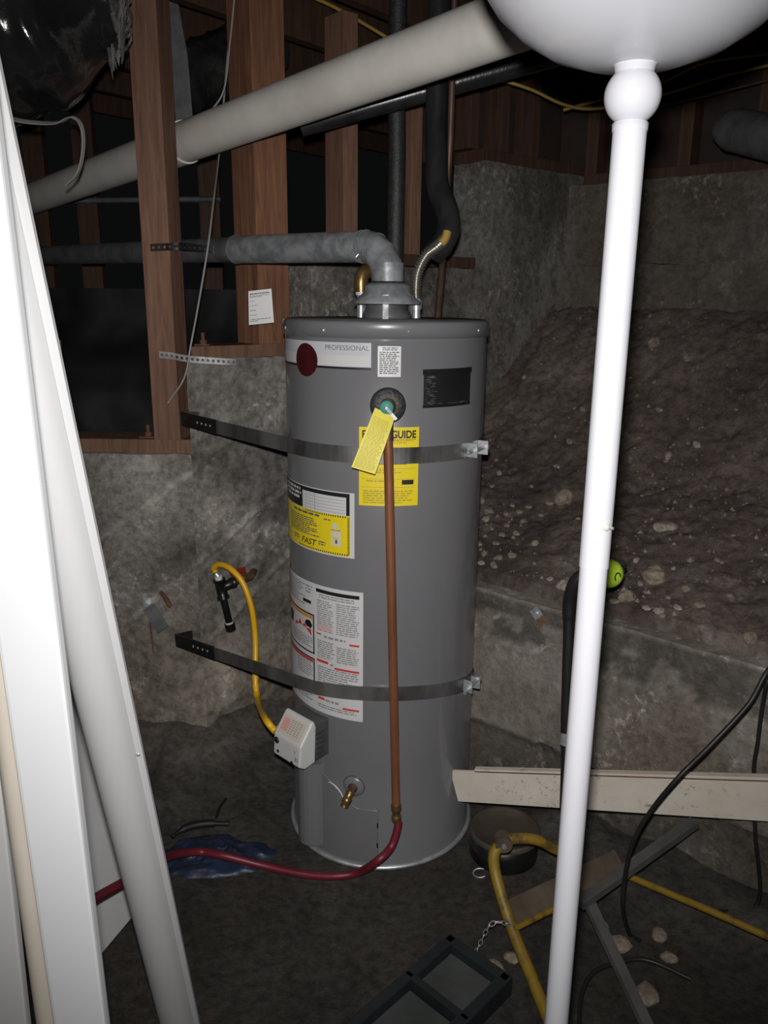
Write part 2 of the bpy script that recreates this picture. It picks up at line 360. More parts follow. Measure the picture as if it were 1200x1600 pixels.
mb = MB(); mb.rbox((-2.4, YL, -0.05), (2.4 + K.x, 0, 0), (0, 0.2, 0), (0, 0, ZL + 0.05), 0.008, 0.004, 9, wallfn(V((0, -1, 0))), 'yZ')
mb.rbox((-2.4, YL + 0.2, -0.05), (2.4 + K.x, 0, 0), (0, -0.01, 0), (0, 0, ZL + 0.05), 0.2, 0.0, 9, None, 'y')
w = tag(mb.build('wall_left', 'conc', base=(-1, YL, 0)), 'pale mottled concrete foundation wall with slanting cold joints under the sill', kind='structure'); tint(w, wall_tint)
mb = MB()
BK = -N2 * 0.157
fn2 = wallfn(N2)
mb.rbox(L2(0, -0.05), D2 * T1, V((0.02, 0.20, 0)), V((0, 0, ZS1 + 0.05)), 0.008, 0.004, 9, fn2, 'yZx')
mb.rbox(L2(T1, -0.05), D2 * (T2 - T1), BK, V((0, 0, ZS2 + 0.05)), 0.02, 0.004, 9, None, 'yZx')
mb.rbox(L2(T2, -0.05), D2 * (T3 - T2 + 0.1), BK, V((0, 0, ZS3 + 0.05)), 0.02, 0.004, 9, None, 'yZx')
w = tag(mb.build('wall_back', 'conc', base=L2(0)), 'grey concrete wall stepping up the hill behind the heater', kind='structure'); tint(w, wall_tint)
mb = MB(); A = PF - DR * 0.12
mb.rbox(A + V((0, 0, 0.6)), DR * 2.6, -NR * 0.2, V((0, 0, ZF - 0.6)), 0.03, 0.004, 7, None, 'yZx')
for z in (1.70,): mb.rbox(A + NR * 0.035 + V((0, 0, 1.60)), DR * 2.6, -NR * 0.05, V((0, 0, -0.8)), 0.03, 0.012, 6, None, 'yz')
w = tag(mb.build('wall_far', 'conc2', base=A), 'dim concrete wall at the top of the dirt bank', kind='structure'); tint(w, lambda p: (0.62, 0.60, 0.58))  # tint darkens this wall to stand in for flash falloff
# low retaining wall: board-formed bands, each set back a little
s_c = -0.70
def bandline(p): return 0
def lowfn(p, q):
    s = (p - PR).dot(DR); h = 0
    z1 = 0.50 - 0.01 * s + 0.012 * noise.noise(p * 6); z2 = 0.20 + 0.01 * noise.noise(p * 6)
    if p.z < z1: h += 0.012
    if p.z < z2: h -= 0.02
    return q + NR * h
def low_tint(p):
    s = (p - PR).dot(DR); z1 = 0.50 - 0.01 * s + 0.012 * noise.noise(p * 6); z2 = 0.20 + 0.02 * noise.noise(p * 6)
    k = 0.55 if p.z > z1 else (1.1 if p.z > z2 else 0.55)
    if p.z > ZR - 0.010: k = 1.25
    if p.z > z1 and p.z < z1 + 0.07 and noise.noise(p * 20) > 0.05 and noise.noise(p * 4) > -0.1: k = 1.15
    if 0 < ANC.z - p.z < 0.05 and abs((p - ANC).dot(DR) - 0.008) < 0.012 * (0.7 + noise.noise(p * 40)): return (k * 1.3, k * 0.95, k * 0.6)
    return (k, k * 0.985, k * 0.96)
ANC = onplane(838, 958, PR + NR * 0.014, NR)
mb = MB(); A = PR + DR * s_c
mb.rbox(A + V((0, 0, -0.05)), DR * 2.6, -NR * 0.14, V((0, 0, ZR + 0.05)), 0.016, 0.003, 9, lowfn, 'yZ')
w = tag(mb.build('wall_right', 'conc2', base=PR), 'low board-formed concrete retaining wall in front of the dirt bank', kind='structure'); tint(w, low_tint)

# floor with soil heaped along the left walls
def floor_z(x, y):
    p = V((x, y, 0)); z = 0.006 * noise.noise(p * 2.3) + 0.003 * noise.noise(p * 9)
    d1 = YL - y if x < K.x else 9
    d2 = (p - K).dot(N2) if x >= K.x - 0.1 and x < -0.24 else 9
    d = min(d1, d2)
    if d < 0.34: z += (0.13 * (1 - sstep(-0.02, 0.34, d)) + 0.016 * noise.fractal(p * 9, 0.8, 2, 4) * (1 - sstep(0.1, 0.34, d)))
    dr = (p - PR).dot(NR)
    if x > 0.32 and dr < 0.3: z += 0.05 * (1 - sstep(0, 0.3, dr)) * (1 + noise.noise(p * 6))
    dt = math.hypot(x, y - 2.06)
    if dt < 0.34: z = min(z, 0.0) * sstep(0.25, 0.34, dt) + max(z, 0) * sstep(0.27, 0.34, dt)
    return z
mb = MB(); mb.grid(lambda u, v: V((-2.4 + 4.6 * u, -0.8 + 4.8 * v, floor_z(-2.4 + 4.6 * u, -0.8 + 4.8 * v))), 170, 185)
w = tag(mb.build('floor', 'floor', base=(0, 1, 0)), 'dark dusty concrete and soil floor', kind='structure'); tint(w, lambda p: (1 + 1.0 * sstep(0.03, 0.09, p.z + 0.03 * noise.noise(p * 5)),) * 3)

# dirt bank between the low wall and the far wall
def bank_z(p):
    q = ((p - PR).dot(-NR) - 0.0) / 1.243
    qq = max(0, q)
    prof = qq * 0.62 + 0.38 * sstep(0.45, 1.0, qq)
    n = noise.fractal(p * 2.5, 0.9, 2.0, 4) * 0.022 * sstep(0.05, 0.25, q) + noise.fractal(p * 16, 0.5, 2.0, 5) * 0.012 * sstep(0.06, 0.14, q)
    return ZR + 0.012 + 0.8 * prof + n
def bank_f(u, v):
    w_ = 0.05 + v * 1.30
    base = PR - NR * w_
    s0 = -((base - K).dot(N2)) / DR.dot(N2) - 0.04
    s = s0 + (1.95 - s0) * u; p = base + DR * s; p.z = 0
    return V((p.x, p.y, bank_z(p) - (0.05 if v == 0 else 0)))
mb = MB(); mb.grid(bank_f, 240, 150)
w = tag(mb.build('dirt_bank', 'dirt', base=(0.8, 2.6, 0.6)), 'sloping bank of loose brown soil above the low wall', kind='structure'); tint(w, None)
def bank_hit(px, py):
    v = ray(px, py)
    for i in range(600):
        p = CAM + v * (1.6 + i * 0.005)
        if (p - PR).dot(-NR) > 0.03 and p.z <= bank_z(V((p.x, p.y, 0))): return p
    return None

# ceiling: subfloor boards on joists
ceil = tag(MB().box((0.2, 2.2, CEIL + 0.01), 5.6, 5.6, 0.02).build('ceiling', 'sheath', base=(0.2, 2.2, CEIL)), 'dark subfloor boards over the crawl space', kind='structure')
JD = V((0.643, 0.766, 0)); JN = V((0.766, -0.643, 0)); rj = Matrix((JN, JD, V((0, 0, 1)))).transposed()
for i in range(-6, 7):
    c = V((0.15, 2.5, (CEIL + JB) / 2 + 0.002)) + JN * (i * 0.40 + 0.05)
    MB().box(c, 0.042, 4.4, CEIL - JB, rj, 0.002).build('joist', 'oldwood', ceil)
rd2 = Matrix((D2, -N2, V((0, 0, 1)))).transposed()
def lumber(name, c, sx, sy, sz, rot, mat, label, cat, group=None, kind=None):
    mb = MB().box((0, 0, 0), sx, sy, sz, None, 0.003)
    o = mb.build(name, mat, base=(0, 0, 0)); o.location = c
    o.rotation_euler = rot.to_euler(); return tag(o, label, cat, group, kind)
I3 = Matrix.Identity(3)
# sills
lumber('trim_1', V((-1.45, YL + 0.085, ZL + 0.02)), 1.74, 0.14, 0.044, I3, 'plate', 'brown wooden sill on the lower wall step', None, kind='structure')
A_ = L2(0.025, ZS1 - 0.002) - N2 * 0.015; B_ = L2(0.455, ZS1 - 0.002) - N2 * 0.015; tb_ = (A_.x + 0.012 + 0.155 * N2.x - K.x) / D2.x
tag(MB().prism([A_, B_, B_ - N2 * 0.14, L2(tb_, ZS1 - 0.002) - N2 * 0.155], (0, 0, 0.04)).build('trim_2', 'plate'), 'brown wooden sill on the middle wall step', kind='structure')
lumber('trim_3', L2(T2 + 0.31, ZS3 + 0.02) - N2 * 0.08, 0.62, 0.14, 0.044, rd2, 'oldwood', 'dark wooden sill on the highest wall step', None, kind='structure')
rdr = Matrix((DR, -NR, V((0, 0, 1)))).transposed()
lumber('trim_4', PF + DR * 1.05 - NR * 0.1 + V((0, 0, ZF + 0.02)), 2.1, 0.14, 0.044, rdr, 'oldwood', 'dark wooden sill on the far wall', None, kind='structure')
lumber('trim_5', L2(1.0, ZS2 + 0.022) - N2 * 0.075, 0.42, 0.13, 0.04, rd2, 'oldwood', 'wooden sill on the wall step beside the black pipes', None, kind='structure')
# posts and studs
zt = JB + 0.003
def post(px, py, c, sx, sy, z0, rot, mat, label, group=None, nm='wall_stud', cat='post'):
    return lumber(nm, V((c.x, c.y, (z0 + zt) / 2)), sx, sy, zt - z0, rot, mat, label, cat, group)
c = P(262, 600, YL + 0.05)
post(0, 0, V((c.x + 0.005, YL + 0.06, 0)), 0.082, 0.098, ZL + 0.041, rotz(R(-7)), 'redwood', 'brown square post on the lower sill with a galvanised perforated strap nailed on', nm='wooden_post')
c = onplane(428, 450, K + -N2 * 0.02, N2)
post(0, 0, c - N2 * 0.068, 0.115, 0.135, ZS1 + 0.037, rd2, 'fir', 'thick orange-brown post carrying the white paper notice', nm='wooden_post')
c = onplane(548, 300, K + -N2 * 0.03, N2)
post(0, 0, c - N2 * 0.05, 0.06, 0.10, ZS2, rd2, 'redwood', 'brown stud on the concrete step behind the grey vent elbow')
c = onplane(650, 300, K + -N2 * 0.03, N2)
post(0, 0, c - N2 * 0.05, 0.05, 0.10, ZS2 + 0.041, rd2, 'redwood', 'narrow brown stud between the two black wrapped pipes')
for px, wd in ((742, 0.05), (790, 0.05), (838, 0.05)):
    c = onplane(px, 220, K + -N2 * 0.03, N2)
    post(0, 0, c - N2 * 0.05, wd, 0.09, ZS3 + 0.041, rd2, 'oldwood', 'short dark stud on the highest wall step', 'short studs on the highest wall step')
for px in (925, 1070, 1190):
    c = onplane(px, 220, PF - NR * 0.04, NR)
    post(0, 0, c - NR * 0.05, 0.05, 0.09, ZF + 0.041, rdr, 'oldwood', 'short dark stud on the sill of the far wall', 'short studs on the far wall')
# boards closing the gaps behind the short studs
tag(MB().box(PF + DR * 1.1 - NR * 0.2 + V((0, 0, (ZF + CEIL) / 2)), 2.6, 0.02, CEIL - ZF, rdr).build('wall_outer', 'sheath'), 'dark sheathing above the far wall', kind='structure')
tag(MB().box(L2(1.75, (ZS3 + CEIL) / 2) - N2 * 0.2, 1.5, 0.02, CEIL - ZS3, rd2).build('wall_sheathing', 'sheath'), 'dark sheathing above the highest wall step', kind='structure')
# black plastic hung in the void behind the left wall
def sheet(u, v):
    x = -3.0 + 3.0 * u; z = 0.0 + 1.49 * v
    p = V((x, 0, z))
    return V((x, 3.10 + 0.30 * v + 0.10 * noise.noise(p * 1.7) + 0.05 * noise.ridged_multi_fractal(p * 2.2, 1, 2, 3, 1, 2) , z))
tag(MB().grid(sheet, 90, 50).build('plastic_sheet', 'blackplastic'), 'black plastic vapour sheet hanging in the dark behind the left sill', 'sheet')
for px in (75, 150, 335):
    c = P(px, 460, 3.75)
    lumber('wall_stud', V((c.x, 3.75, 1.2115)), 0.09, 0.05, 2.223, I3, 'oldwood', 'dim stud far back beyond the black plastic sheet', 'post', 'studs beyond the plastic sheet')

# ------------------------------------------------------------------ the water heater
TC = V((0.0, 2.06, 0)); TR = 0.252; TZ0 = 0.0; TZ1 = 1.412
def cyl(px, py, r=TR):
    v = ray(px, py); ox, oy = CAM.x - TC.x, CAM.y - TC.y
    a = v.x ** 2 + v.y ** 2; b = 2 * (ox * v.x + oy * v.y); c = ox * ox + oy * oy - r * r
    d = b * b - 4 * a * c
    t = (-b - math.sqrt(max(d, 0))) / (2 * a); p = CAM + v * t
    return math.atan2(p.x - TC.x, -(p.y - TC.y)), p.z
def cp(a, z, off=0.0): return V((TC.x + (TR + off) * math.sin(a), TC.y - (TR + off) * math.cos(a), z))
def frame(a): return V((math.cos(a), math.sin(a), 0)), V((0, 0, 1)), V((math.sin(a), -math.cos(a), 0))
heater = thing('water_heater', 'tall grey cylindrical gas water heater strapped to the concrete wall', 'water heater', TC)
mb = MB(); NS = 96
prof = [(0.0, 0.0), (TR - 0.004, 0.0), (TR + 0.003, 0.004), (TR + 0.003, 0.014), (TR, 0.018), (TR, 0.3), (TR, 0.9), (TR, TZ1 - 0.036), (TR - 0.003, TZ1 - 0.033)]
mb.lathe(prof, TC, NS); tank = mb.build('tank_jacket', 'tank', heater)
mb = MB(); mb.lathe([(TR + 0.0, TZ1 - 0.036), (TR + 0.005, TZ1 - 0.036), (TR + 0.005, TZ1 - 0.005), (TR + 0.003, TZ1), (TR - 0.004, TZ1 + 0.001)], TC, NS)
MB().lathe([(TR - 0.003, TZ1 - 0.01), (TR - 0.003, TZ1 + 0.0015), (0.0, TZ1 + 0.002)], TC, NS).build('top_plate', 'tankdark', heater)
lid = mb.build('top_cap', 'tank', heater)
for px in (446, 505, 639, 748):
    a, z = cyl(px, 518, TR + 0.005); t, u, n = frame(a)
    MB().lathe([(0.0045, 0), (0.004, 0.002), (0.0, 0.0035)], cp(a, TZ1 - 0.020, 0.0045), 10, align(n)).build('cap_screw', 'zinc', lid)
mb = MB(); mb.lathe([(0.0, 0.002), (TR + 0.012, 0.002), (TR + 0.012, 0.010), (TR + 0.004, 0.012)], TC, NS); mb.build('base_ring', 'zinc', heater)

# printing helpers: a label is a curved patch in (u right, v up) metres from its lower left corner
def text2d(s_, size, bold=0.0, shear=0.0):
    cu = bpy.data.curves.new('t', 'FONT'); cu.body = s_; cu.size = size; cu.offset = bold; cu.shear = shear
    ob = bpy.data.objects.new('t', cu); C.objects.link(ob); dg = bpy.context.evaluated_depsgraph_get()
    me = ob.evaluated_get(dg).to_mesh(); vs_ = [(v.co.x, v.co.y) for v in me.vertices]; fs = [tuple(p.vertices) for p in me.polygons]
    ob.evaluated_get(dg).to_mesh_clear(); bpy.data.objects.remove(ob); bpy.data.curves.remove(cu)
    xs = [v[0] for v in vs_]; ys = [v[1] for v in vs_]; x0, x1, y0, y1 = min(xs), max(xs), min(ys), max(ys)
    return [(x - x0, y - y0) for x, y in vs_], fs, x1 - x0, y1 - y0
class Label:
    def __init__(s, name, px0, py0, px1, py1, mat, pxc=None, thing_=None, a0=None, off=0.0012, label=None):
        """px0,py0 lower left and px1,py1 upper right corner in the photograph"""
        a_r, z_b = cyl(px1, py0); a_l, _ = cyl(px0, py0)
        _, z_t = cyl(px1, py1)
        if a0 is not None: a_l = a0
        s.al, s.z0, s.w, s.h, s.off = a_l, z_b, (a_r - a_l) * TR, z_t - z_b, off
        s.root = s.patch(0, 0, s.w, s.h, 0).build(name, mat, heater)
        if label: s.root['label'] = label
    def m(s, u, v, o): return cp(s.al + u / TR, s.z0 + v, s.off + o)
    def patch(s, u0, v0, u1, v1, o=0.0004, mb=None):
        mb = mb or MB(); n = max(1, int(abs(u1 - u0) / 0.012) + 1)
        mb.grid(lambda a, b: s.m(u0 + (u1 - u0) * a, v0 + (v1 - v0) * b, o), n, 1); return mb
    def fill(s, name, mat, *rects, o=0.0004):
        for r_ in rects: q = s.patch(*[r_[0] * s.w, r_[1] * s.h, r_[2] * s.w, r_[3] * s.h], o).build(name, mat, s.root)
        return q
    def poly(s, name, mat, pts, o=0.0006):
        return MB().add([s.m(u * s.w, v * s.h, o) for u, v in pts], [tuple(range(len(pts)))]).build(name, mat, s.root)
    def lines(s, mb, u0, v0, u1, v1, pitch, seed=1, fill=0.55, gap=0.2, o=0.0006):
        rnd = random.Random(seed); v = v1 * s.h
        while v - pitch > v0 * s.h:
            u = u0 * s.w; end = u1 * s.w - (rnd.random() ** 3) * 0.3 * (u1 - u0) * s.w
            while u < end:
                wl = pitch * rnd.uniform(0.8, 3.2); e = min(u + wl, end)
                s.patch(u, v - pitch * fill, e, v, o, mb); u = e + pitch * gap * 2
            v -= pitch
        return mb
    def text(s, name, mat, body, u, v, width, height=None, o=0.0008, bold=0.0, shear=0.0):
        vs_, fs, w_, h_ = text2d(body, 1.0, bold, shear); kx = width * s.w / w_; ky = (height * s.h / h_) if height else kx
        return MB().add([s.m(u * s.w + x * kx, v * s.h + y * ky, o) for x, y in vs_], fs).build(name, mat, s.root)

# brand label with the oval badge
lb = Label('brand_label', 452, 577, 580, 536, 'silverlabel', a0=R(-86), label='silver-white label reading PROFESSIONAL with a dark red oval')
lb.text('lettering', 'inkblue', 'PROFESSIONAL', (cyl(509, 545)[0] - lb.al) * TR / lb.w, 0.70, (cyl(577, 545)[0] - cyl(509, 545)[0]) * TR / lb.w, 0.19)
lb.fill('black_stripe', 'black', (0.0, -0.03, 1.0, 0.06))
lb.fill('grey_band', 'whitedull', (0.0, 0.10, 0.99, 0.50), o=0.0003)
ao, zo = cyl(479, 562); uo = (ao - lb.al) * TR; vo = zo - lb.z0
hw = (cyl(495, 562)[0] - cyl(463, 562)[0]) * TR / 2; hh = (cyl(479, 536)[1] - cyl(479, 588)[1]) / 2
mb = MB(); ring = [lb.m(uo + hw * math.cos(t_ * math.pi / 18), vo + hh * math.sin(t_ * math.pi / 18), 0.0014) for t_ in range(36)]
mb.add([lb.m(uo, vo, 0.0016)] + ring, [(0, 1 + i, 1 + (i + 1) % 36) for i in range(36)]); mb.build('oval_badge', 'darkred', lb.root)
# small white warning label
lb = Label('warning_label', 590, 589, 626, 541, 'paper', label='small white label full of fine print under the cap')
mb = MB(); lb.lines(mb, 0.2, 0.82, 0.85, 0.96, 0.0042, 3); lb.lines(mb, 0.08, 0.05, 0.92, 0.82, 0.0042, 4); tag(mb.build('fine_print', 'ink', lb.root), kind='stuff')
# black taped plate
lb = Label('black_plate', 661, 630, 733, 575, 'black', label='black taped rectangle with a worn left edge')
lb.fill('tape_strip', 'blackplastic', (-0.02, 0.88, 1.02, 1.03), (-0.01, -0.02, 1.0, 0.06), o=0.001)
mb = MB(); rr = random.Random(5)
for k in range(60):
    v = rr.uniform(0.06, 0.85); u = rr.uniform(0.02, 0.16) if k < 44 else rr.uniform(0.02, 0.9)
    if k >= 44: v = rr.uniform(0.0, 0.10)
    lb.patch(u * lb.w, v * lb.h, (u + rr.uniform(0.01, 0.10)) * lb.w, (v + 0.012) * lb.h, 0.0006, mb)
tag(mb.build('worn_scratches', 'ink', lb.root), kind='stuff')
# energy guide
lb = Label('energy_label', 561, 789, 652, 667, 'yellowlabel', label='yellow label reading ENERGYGUIDE in bold black')
lb.text('lettering', 'black', 'ENERGY', 0.055, 0.862, 0.455, 0.10, bold=0.035); lb.text('lettering', 'black', 'GUIDE', 0.535, 0.862, 0.415, 0.10, bold=0.035)
mb = MB(); lb.lines(mb, 0.08, 0.79, 0.9, 0.84, 0.0045, 1); lb.lines(mb, 0.2, 0.40, 0.75, 0.47, 0.0055, 2); lb.lines(mb, 0.12, 0.28, 0.6, 0.33, 0.0055, 8); lb.lines(mb, 0.07, 0.02, 0.92, 0.20, 0.0055, 3); tag(mb.build('fine_print', 'tagink', lb.root), kind='stuff')
lb.fill('black_rule', 'black', (0.05, 0.535, 0.8, 0.543), (0.05, 0.845, 0.95, 0.85), (0.72, 0.275, 0.92, 0.335))
lb.fill('thin_rule', 'ink', (0.05, 0.48, 0.95, 0.483), (0.05, 0.345, 0.95, 0.348), (0.05, 0.24, 0.95, 0.243))
# installer label: white table over a yellow procedure panel
lb = Label('installer_label', 452, 873, 554, 771, 'paper', a0=R(-83), label='white and yellow label with hazard-striped edge and the word FAST')
lb.fill('yellow_panel', 'yellowlabel', (0.0, 0.02, 0.965, 0.645))
lb.fill('black_header', 'black', (0.0, 0.65, 0.46, 0.985), (0.46, 0.925, 0.95, 0.985), (0.93, 0.65, 0.96, 0.985))
lb.fill('table_rule', 'ink', *[(0.50, 0.68 + 0.048 * k, 0.92, 0.684 + 0.048 * k) for k in range(5)], (0.62, 0.66, 0.623, 0.92))
mb = MB()
for k in range(26): 
    u = 0.40 + k * 0.0213; lb.patch(u * lb.w, 0.03 * lb.h, (u + 0.011) * lb.w, 0.055 * lb.h, 0.0007, mb)
for k in range(26):
    v = 0.05 + k * 0.0225; lb.patch(0.94 * lb.w, v * lb.h, 0.96 * lb.w, (v + 0.012) * lb.h, 0.0007, mb)
for k in range(20):
    u = 0.5 + k * 0.022; lb.patch(u * lb.w, 0.615 * lb.h, (u + 0.011) * lb.w, 0.64 * lb.h, 0.0007, mb)
tag(mb.build('hazard_stripes', 'black', lb.root), kind='stuff')
mb = MB(); lb.lines(mb, 0.30, 0.55, 0.70, 0.60, 0.0075, 5, 0.7); lb.lines(mb, 0.22, 0.22, 0.68, 0.52, 0.0052, 6); lb.lines(mb, 0.30, 0.10, 0.40, 0.18, 0.006, 7); lb.lines(mb, 0.66, 0.08, 0.74, 0.19, 0.006, 8); lb.lines(mb, 0.72, 0.5, 0.79, 0.56, 0.006, 9); tag(mb.build('fine_print', 'ink', lb.root), kind='stuff')
lb.text('lettering', 'black', 'FAST', 0.44, 0.09, 0.20, 0.10, bold=0.012, shear=0.28)
lb.fill('heater_drawing', 'paper', (0.79, 0.16, 0.88, 0.40), (0.80, 0.42, 0.86, 0.52)); lb.fill('heater_drawing', 'ink', (0.81, 0.28, 0.86, 0.285), (0.83, 0.2, 0.85, 0.26), (0.79, 0.40, 0.88, 0.41), o=0.0006)
mb = MB(); lb.lines(mb, 0.10, 0.70, 0.44, 0.95, 0.011, 12, 0.6); tag(mb.build('header_print', 'paper', lb.root), kind='stuff')
# large instruction sheet
lb = Label('instruction_label', 456, 1128, 567, 926, 'paper', a0=R(-83), label='tall white instruction label with black and red bars')
uc = (cyl(494, 1000)[0] - lb.al) * TR / lb.w
lb.fill('black_header', 'black', (uc + 0.01, 0.945, 0.97, 0.972))
lb.fill('red_bar', 'redink', (uc + 0.01, 0.62, uc + 0.06, 0.632), (0.89, 0.585, 0.97, 0.60), (uc + 0.01, 0.405, uc + 0.13, 0.425), (0.76, 0.38, 0.97, 0.396), (uc + 0.02, 0.105, uc + 0.09, 0.125), (0.83, 0.075, 0.97, 0.09))
mb = MB()
lb.lines(mb, uc + 0.04, 0.90, 0.93, 0.935, 0.006, 1)
lb.lines(mb, uc + 0.02, 0.64, uc + (0.97 - uc) * 0.46, 0.89, 0.0056, 2); lb.lines(mb, uc + (0.97 - uc) * 0.52, 0.64, 0.97, 0.89, 0.0056, 3)
lb.lines(mb, uc + 0.09, 0.595, 0.86, 0.625, 0.009, 4, 0.7)
lb.lines(mb, uc + 0.02, 0.43, uc + (0.97 - uc) * 0.48, 0.58, 0.0056, 5); lb.lines(mb, uc + (0.97 - uc) * 0.52, 0.43, 0.97, 0.56, 0.0056, 6)
lb.lines(mb, uc + 0.15, 0.39, 0.75, 0.415, 0.008, 7, 0.7); lb.lines(mb, uc + 0.02, 0.16, 0.97, 0.375, 0.0062, 8)
lb.lines(mb, uc + 0.1, 0.085, 0.8, 0.12, 0.008, 9, 0.75); lb.lines(mb, uc + 0.02, 0.02, 0.95, 0.07, 0.006, 10)
lb.lines(mb, 0.05, 0.80, uc - 0.12, 0.97, 0.0065, 11); lb.lines(mb, uc - 0.12, 0.88, uc - 0.03, 0.97, 0.008, 12)
lb.lines(mb, 0.20, 0.47, uc - 0.04, 0.57, 0.0062, 13); lb.lines(mb, 0.30, 0.24, uc - 0.04, 0.38, 0.006, 14); lb.lines(mb, 0.3, 0.04, uc - 0.04, 0.15, 0.0068, 15)
tag(mb.build('fine_print', 'inkpale', lb.root), kind='stuff')
lb.fill('black_border', 'black', (0.02, 0.745, uc - 0.02, 0.757), (0.02, 0.445, uc - 0.02, 0.457), (uc - 0.03, 0.445, uc - 0.015, 0.757), (0.02, 0.40, uc - 0.02, 0.412), (uc - 0.03, 0.19, uc - 0.015, 0.412), (uc - 0.16, 0.83, uc - 0.05, 0.855))
lb.fill('orange_bar', 'orange', (0.04, 0.715, uc - 0.035, 0.743)); lb.fill('red_bar', 'redink', (0.04, 0.37, uc - 0.035, 0.398))
ub = uc * 0.62
lb.poly('flame_symbol', 'redink', [(ub - 0.10, 0.60), (ub + 0.17, 0.585), (ub + 0.16, 0.635), (ub + 0.10, 0.63), (ub + 0.08, 0.665), (ub + 0.04, 0.63), (ub, 0.675), (ub - 0.03, 0.63), (ub - 0.07, 0.64)])
lb.poly('person_symbol', 'black', [(ub + 0.10, 0.645), (ub + 0.16, 0.64), (ub + 0.18, 0.67), (ub + 0.15, 0.70), (ub + 0.10, 0.695), (ub + 0.08, 0.67)])
lb.poly('person_symbol', 'black', [(0.12, 0.60), (0.20, 0.59), (0.22, 0.68), (0.16, 0.70), (0.11, 0.67)])
mb = MB(); lb.lines(mb, uc + 0.03, 0.655, uc + (0.97 - uc) * 0.44, 0.70, 0.006, 21, o=0.0009, fill=0.8); tag(mb.build('pink_print', 'pinkink', lb.root), kind='stuff')

# relief valve through its foam ring
av, zv = cyl(606, 633); tv, uv_, nv = frame(av); pv = cp(av, zv)
valve = thing('relief_valve', 'brass relief valve with a teal disc set in a black foam ring', 'valve', pv)
MB().lathe([(0.020, 0.0), (0.040, 0.0), (0.0405, 0.010), (0.037, 0.016), (0.020, 0.017)], pv, 40, align(nv)).build('foam_ring', 'foam', valve)
MB().lathe([(0.018, 0.0), (0.018, 0.03), (0.013, 0.034), (0.013, 0.062), (0.0, 0.063)], pv, 24, align(nv)).build('valve_body', 'brass', valve)
pvd = P(604, 637, (pv + nv * 0.072).y)
MB().lathe([(0.0, -0.012), (0.015, -0.012), (0.0155, 0.0), (0.013, 0.004), (0.0, 0.005)], pvd, 28, align(nv)).build('teal_disc', 'teal', valve)
MB().lathe([(0.005, 0.0), (0.0045, 0.005), (0.002, 0.006), (0.0, 0.004)], pvd + nv * 0.004, 16, align(nv)).build('rivet', 'zinc', valve)
lv = P(619, 655, pvd.y - 0.006)
MB().ribbon([pvd + nv * 0.006, (pvd + lv) / 2 + nv * 0.010, lv + nv * 0.006], lambda i: nv.cross(lv - pvd), 0.007, 0.0018).build('test_lever', 'zinc', valve)
od = P(606, 672, pv.y - 0.055)
MB().tube(smooth([pv + nv * 0.05, pv + nv * 0.052 + V((0, 0, -0.02)), od], 6), [0.012] * 12 + [0.013], 16).build('outlet', 'brass', valve)
# hang tag
tg = thing('hang_tag', 'yellow printed tag hanging from the relief valve', 'tag', P(600, 640, pvd.y - 0.004))
c0, c1, c2, c3 = P(586, 637, pvd.y - 0.002), P(617, 652, pvd.y - 0.002), P(586, 741, pvd.y - 0.035), P(549, 730, pvd.y - 0.030)
def tagp(u, v, o=0.0):
    a = c0 + (c1 - c0) * u; b = c3 + (c2 - c3) * u; n = (c1 - c0).cross(c3 - c0).normalized()
    if n.y > 0: n = -n
    return a + (b - a) * v + n * (o + 0.004 * math.sin(v * 3.1))
mb = MB()
mb.grid(lambda u, v: tagp(u, v), 4, 16); mb.grid(lambda u, v: tagp(1 - u, v, -0.0008), 4, 16)
card = mb.build('tag_card', 'tagyellow', tg)
mb = MB(); rr = random.Random(9); v = 0.12
while v < 0.98:
    u = 0.07; en = rr.uniform(0.8, 0.94)
    while u < en:
        e = min(en, u + rr.uniform(0.05, 0.16)); mb.add([tagp(u, v, 0.0006), tagp(e, v, 0.0006), tagp(e, v + 0.011, 0.0006), tagp(u, v + 0.011, 0.0006)], [(0, 1, 2, 3)]); u = e + 0.025
    v += 0.024
tag(mb.build('fine_print', 'tagink', card), kind='stuff')
# copper discharge pipe
yb = pv.y - 0.055
top = od + V((0, 0, 0.004)); bot = P(619, 1262, yb + 0.012)
dp = thing('discharge_pipe', 'straight copper pipe running down the front of the heater', 'pipe', bot)
MB().tube([top, top + (bot - top) * 0.5, bot], 0.0110, 20).build('copper_tube', 'copper', dp)
MB().tube([top + (bot - top) * -0.0, top + (bot - top) * 0.028], 0.0124, 20).build('soldered_end', 'copperold', dp)
ax = (bot - top).normalized()
MB().tube([bot - ax * 0.012, bot - ax * 0.002, bot, bot + ax * 0.006, bot + ax * 0.008, bot + ax * 0.022, bot + ax * 0.024, bot + ax * 0.036], [0.0125, 0.0135, 0.0135, 0.0135, 0.011, 0.011, 0.013, 0.013], 8).build('hose_coupling', 'brass', dp)
he = bot + ax * 0.036
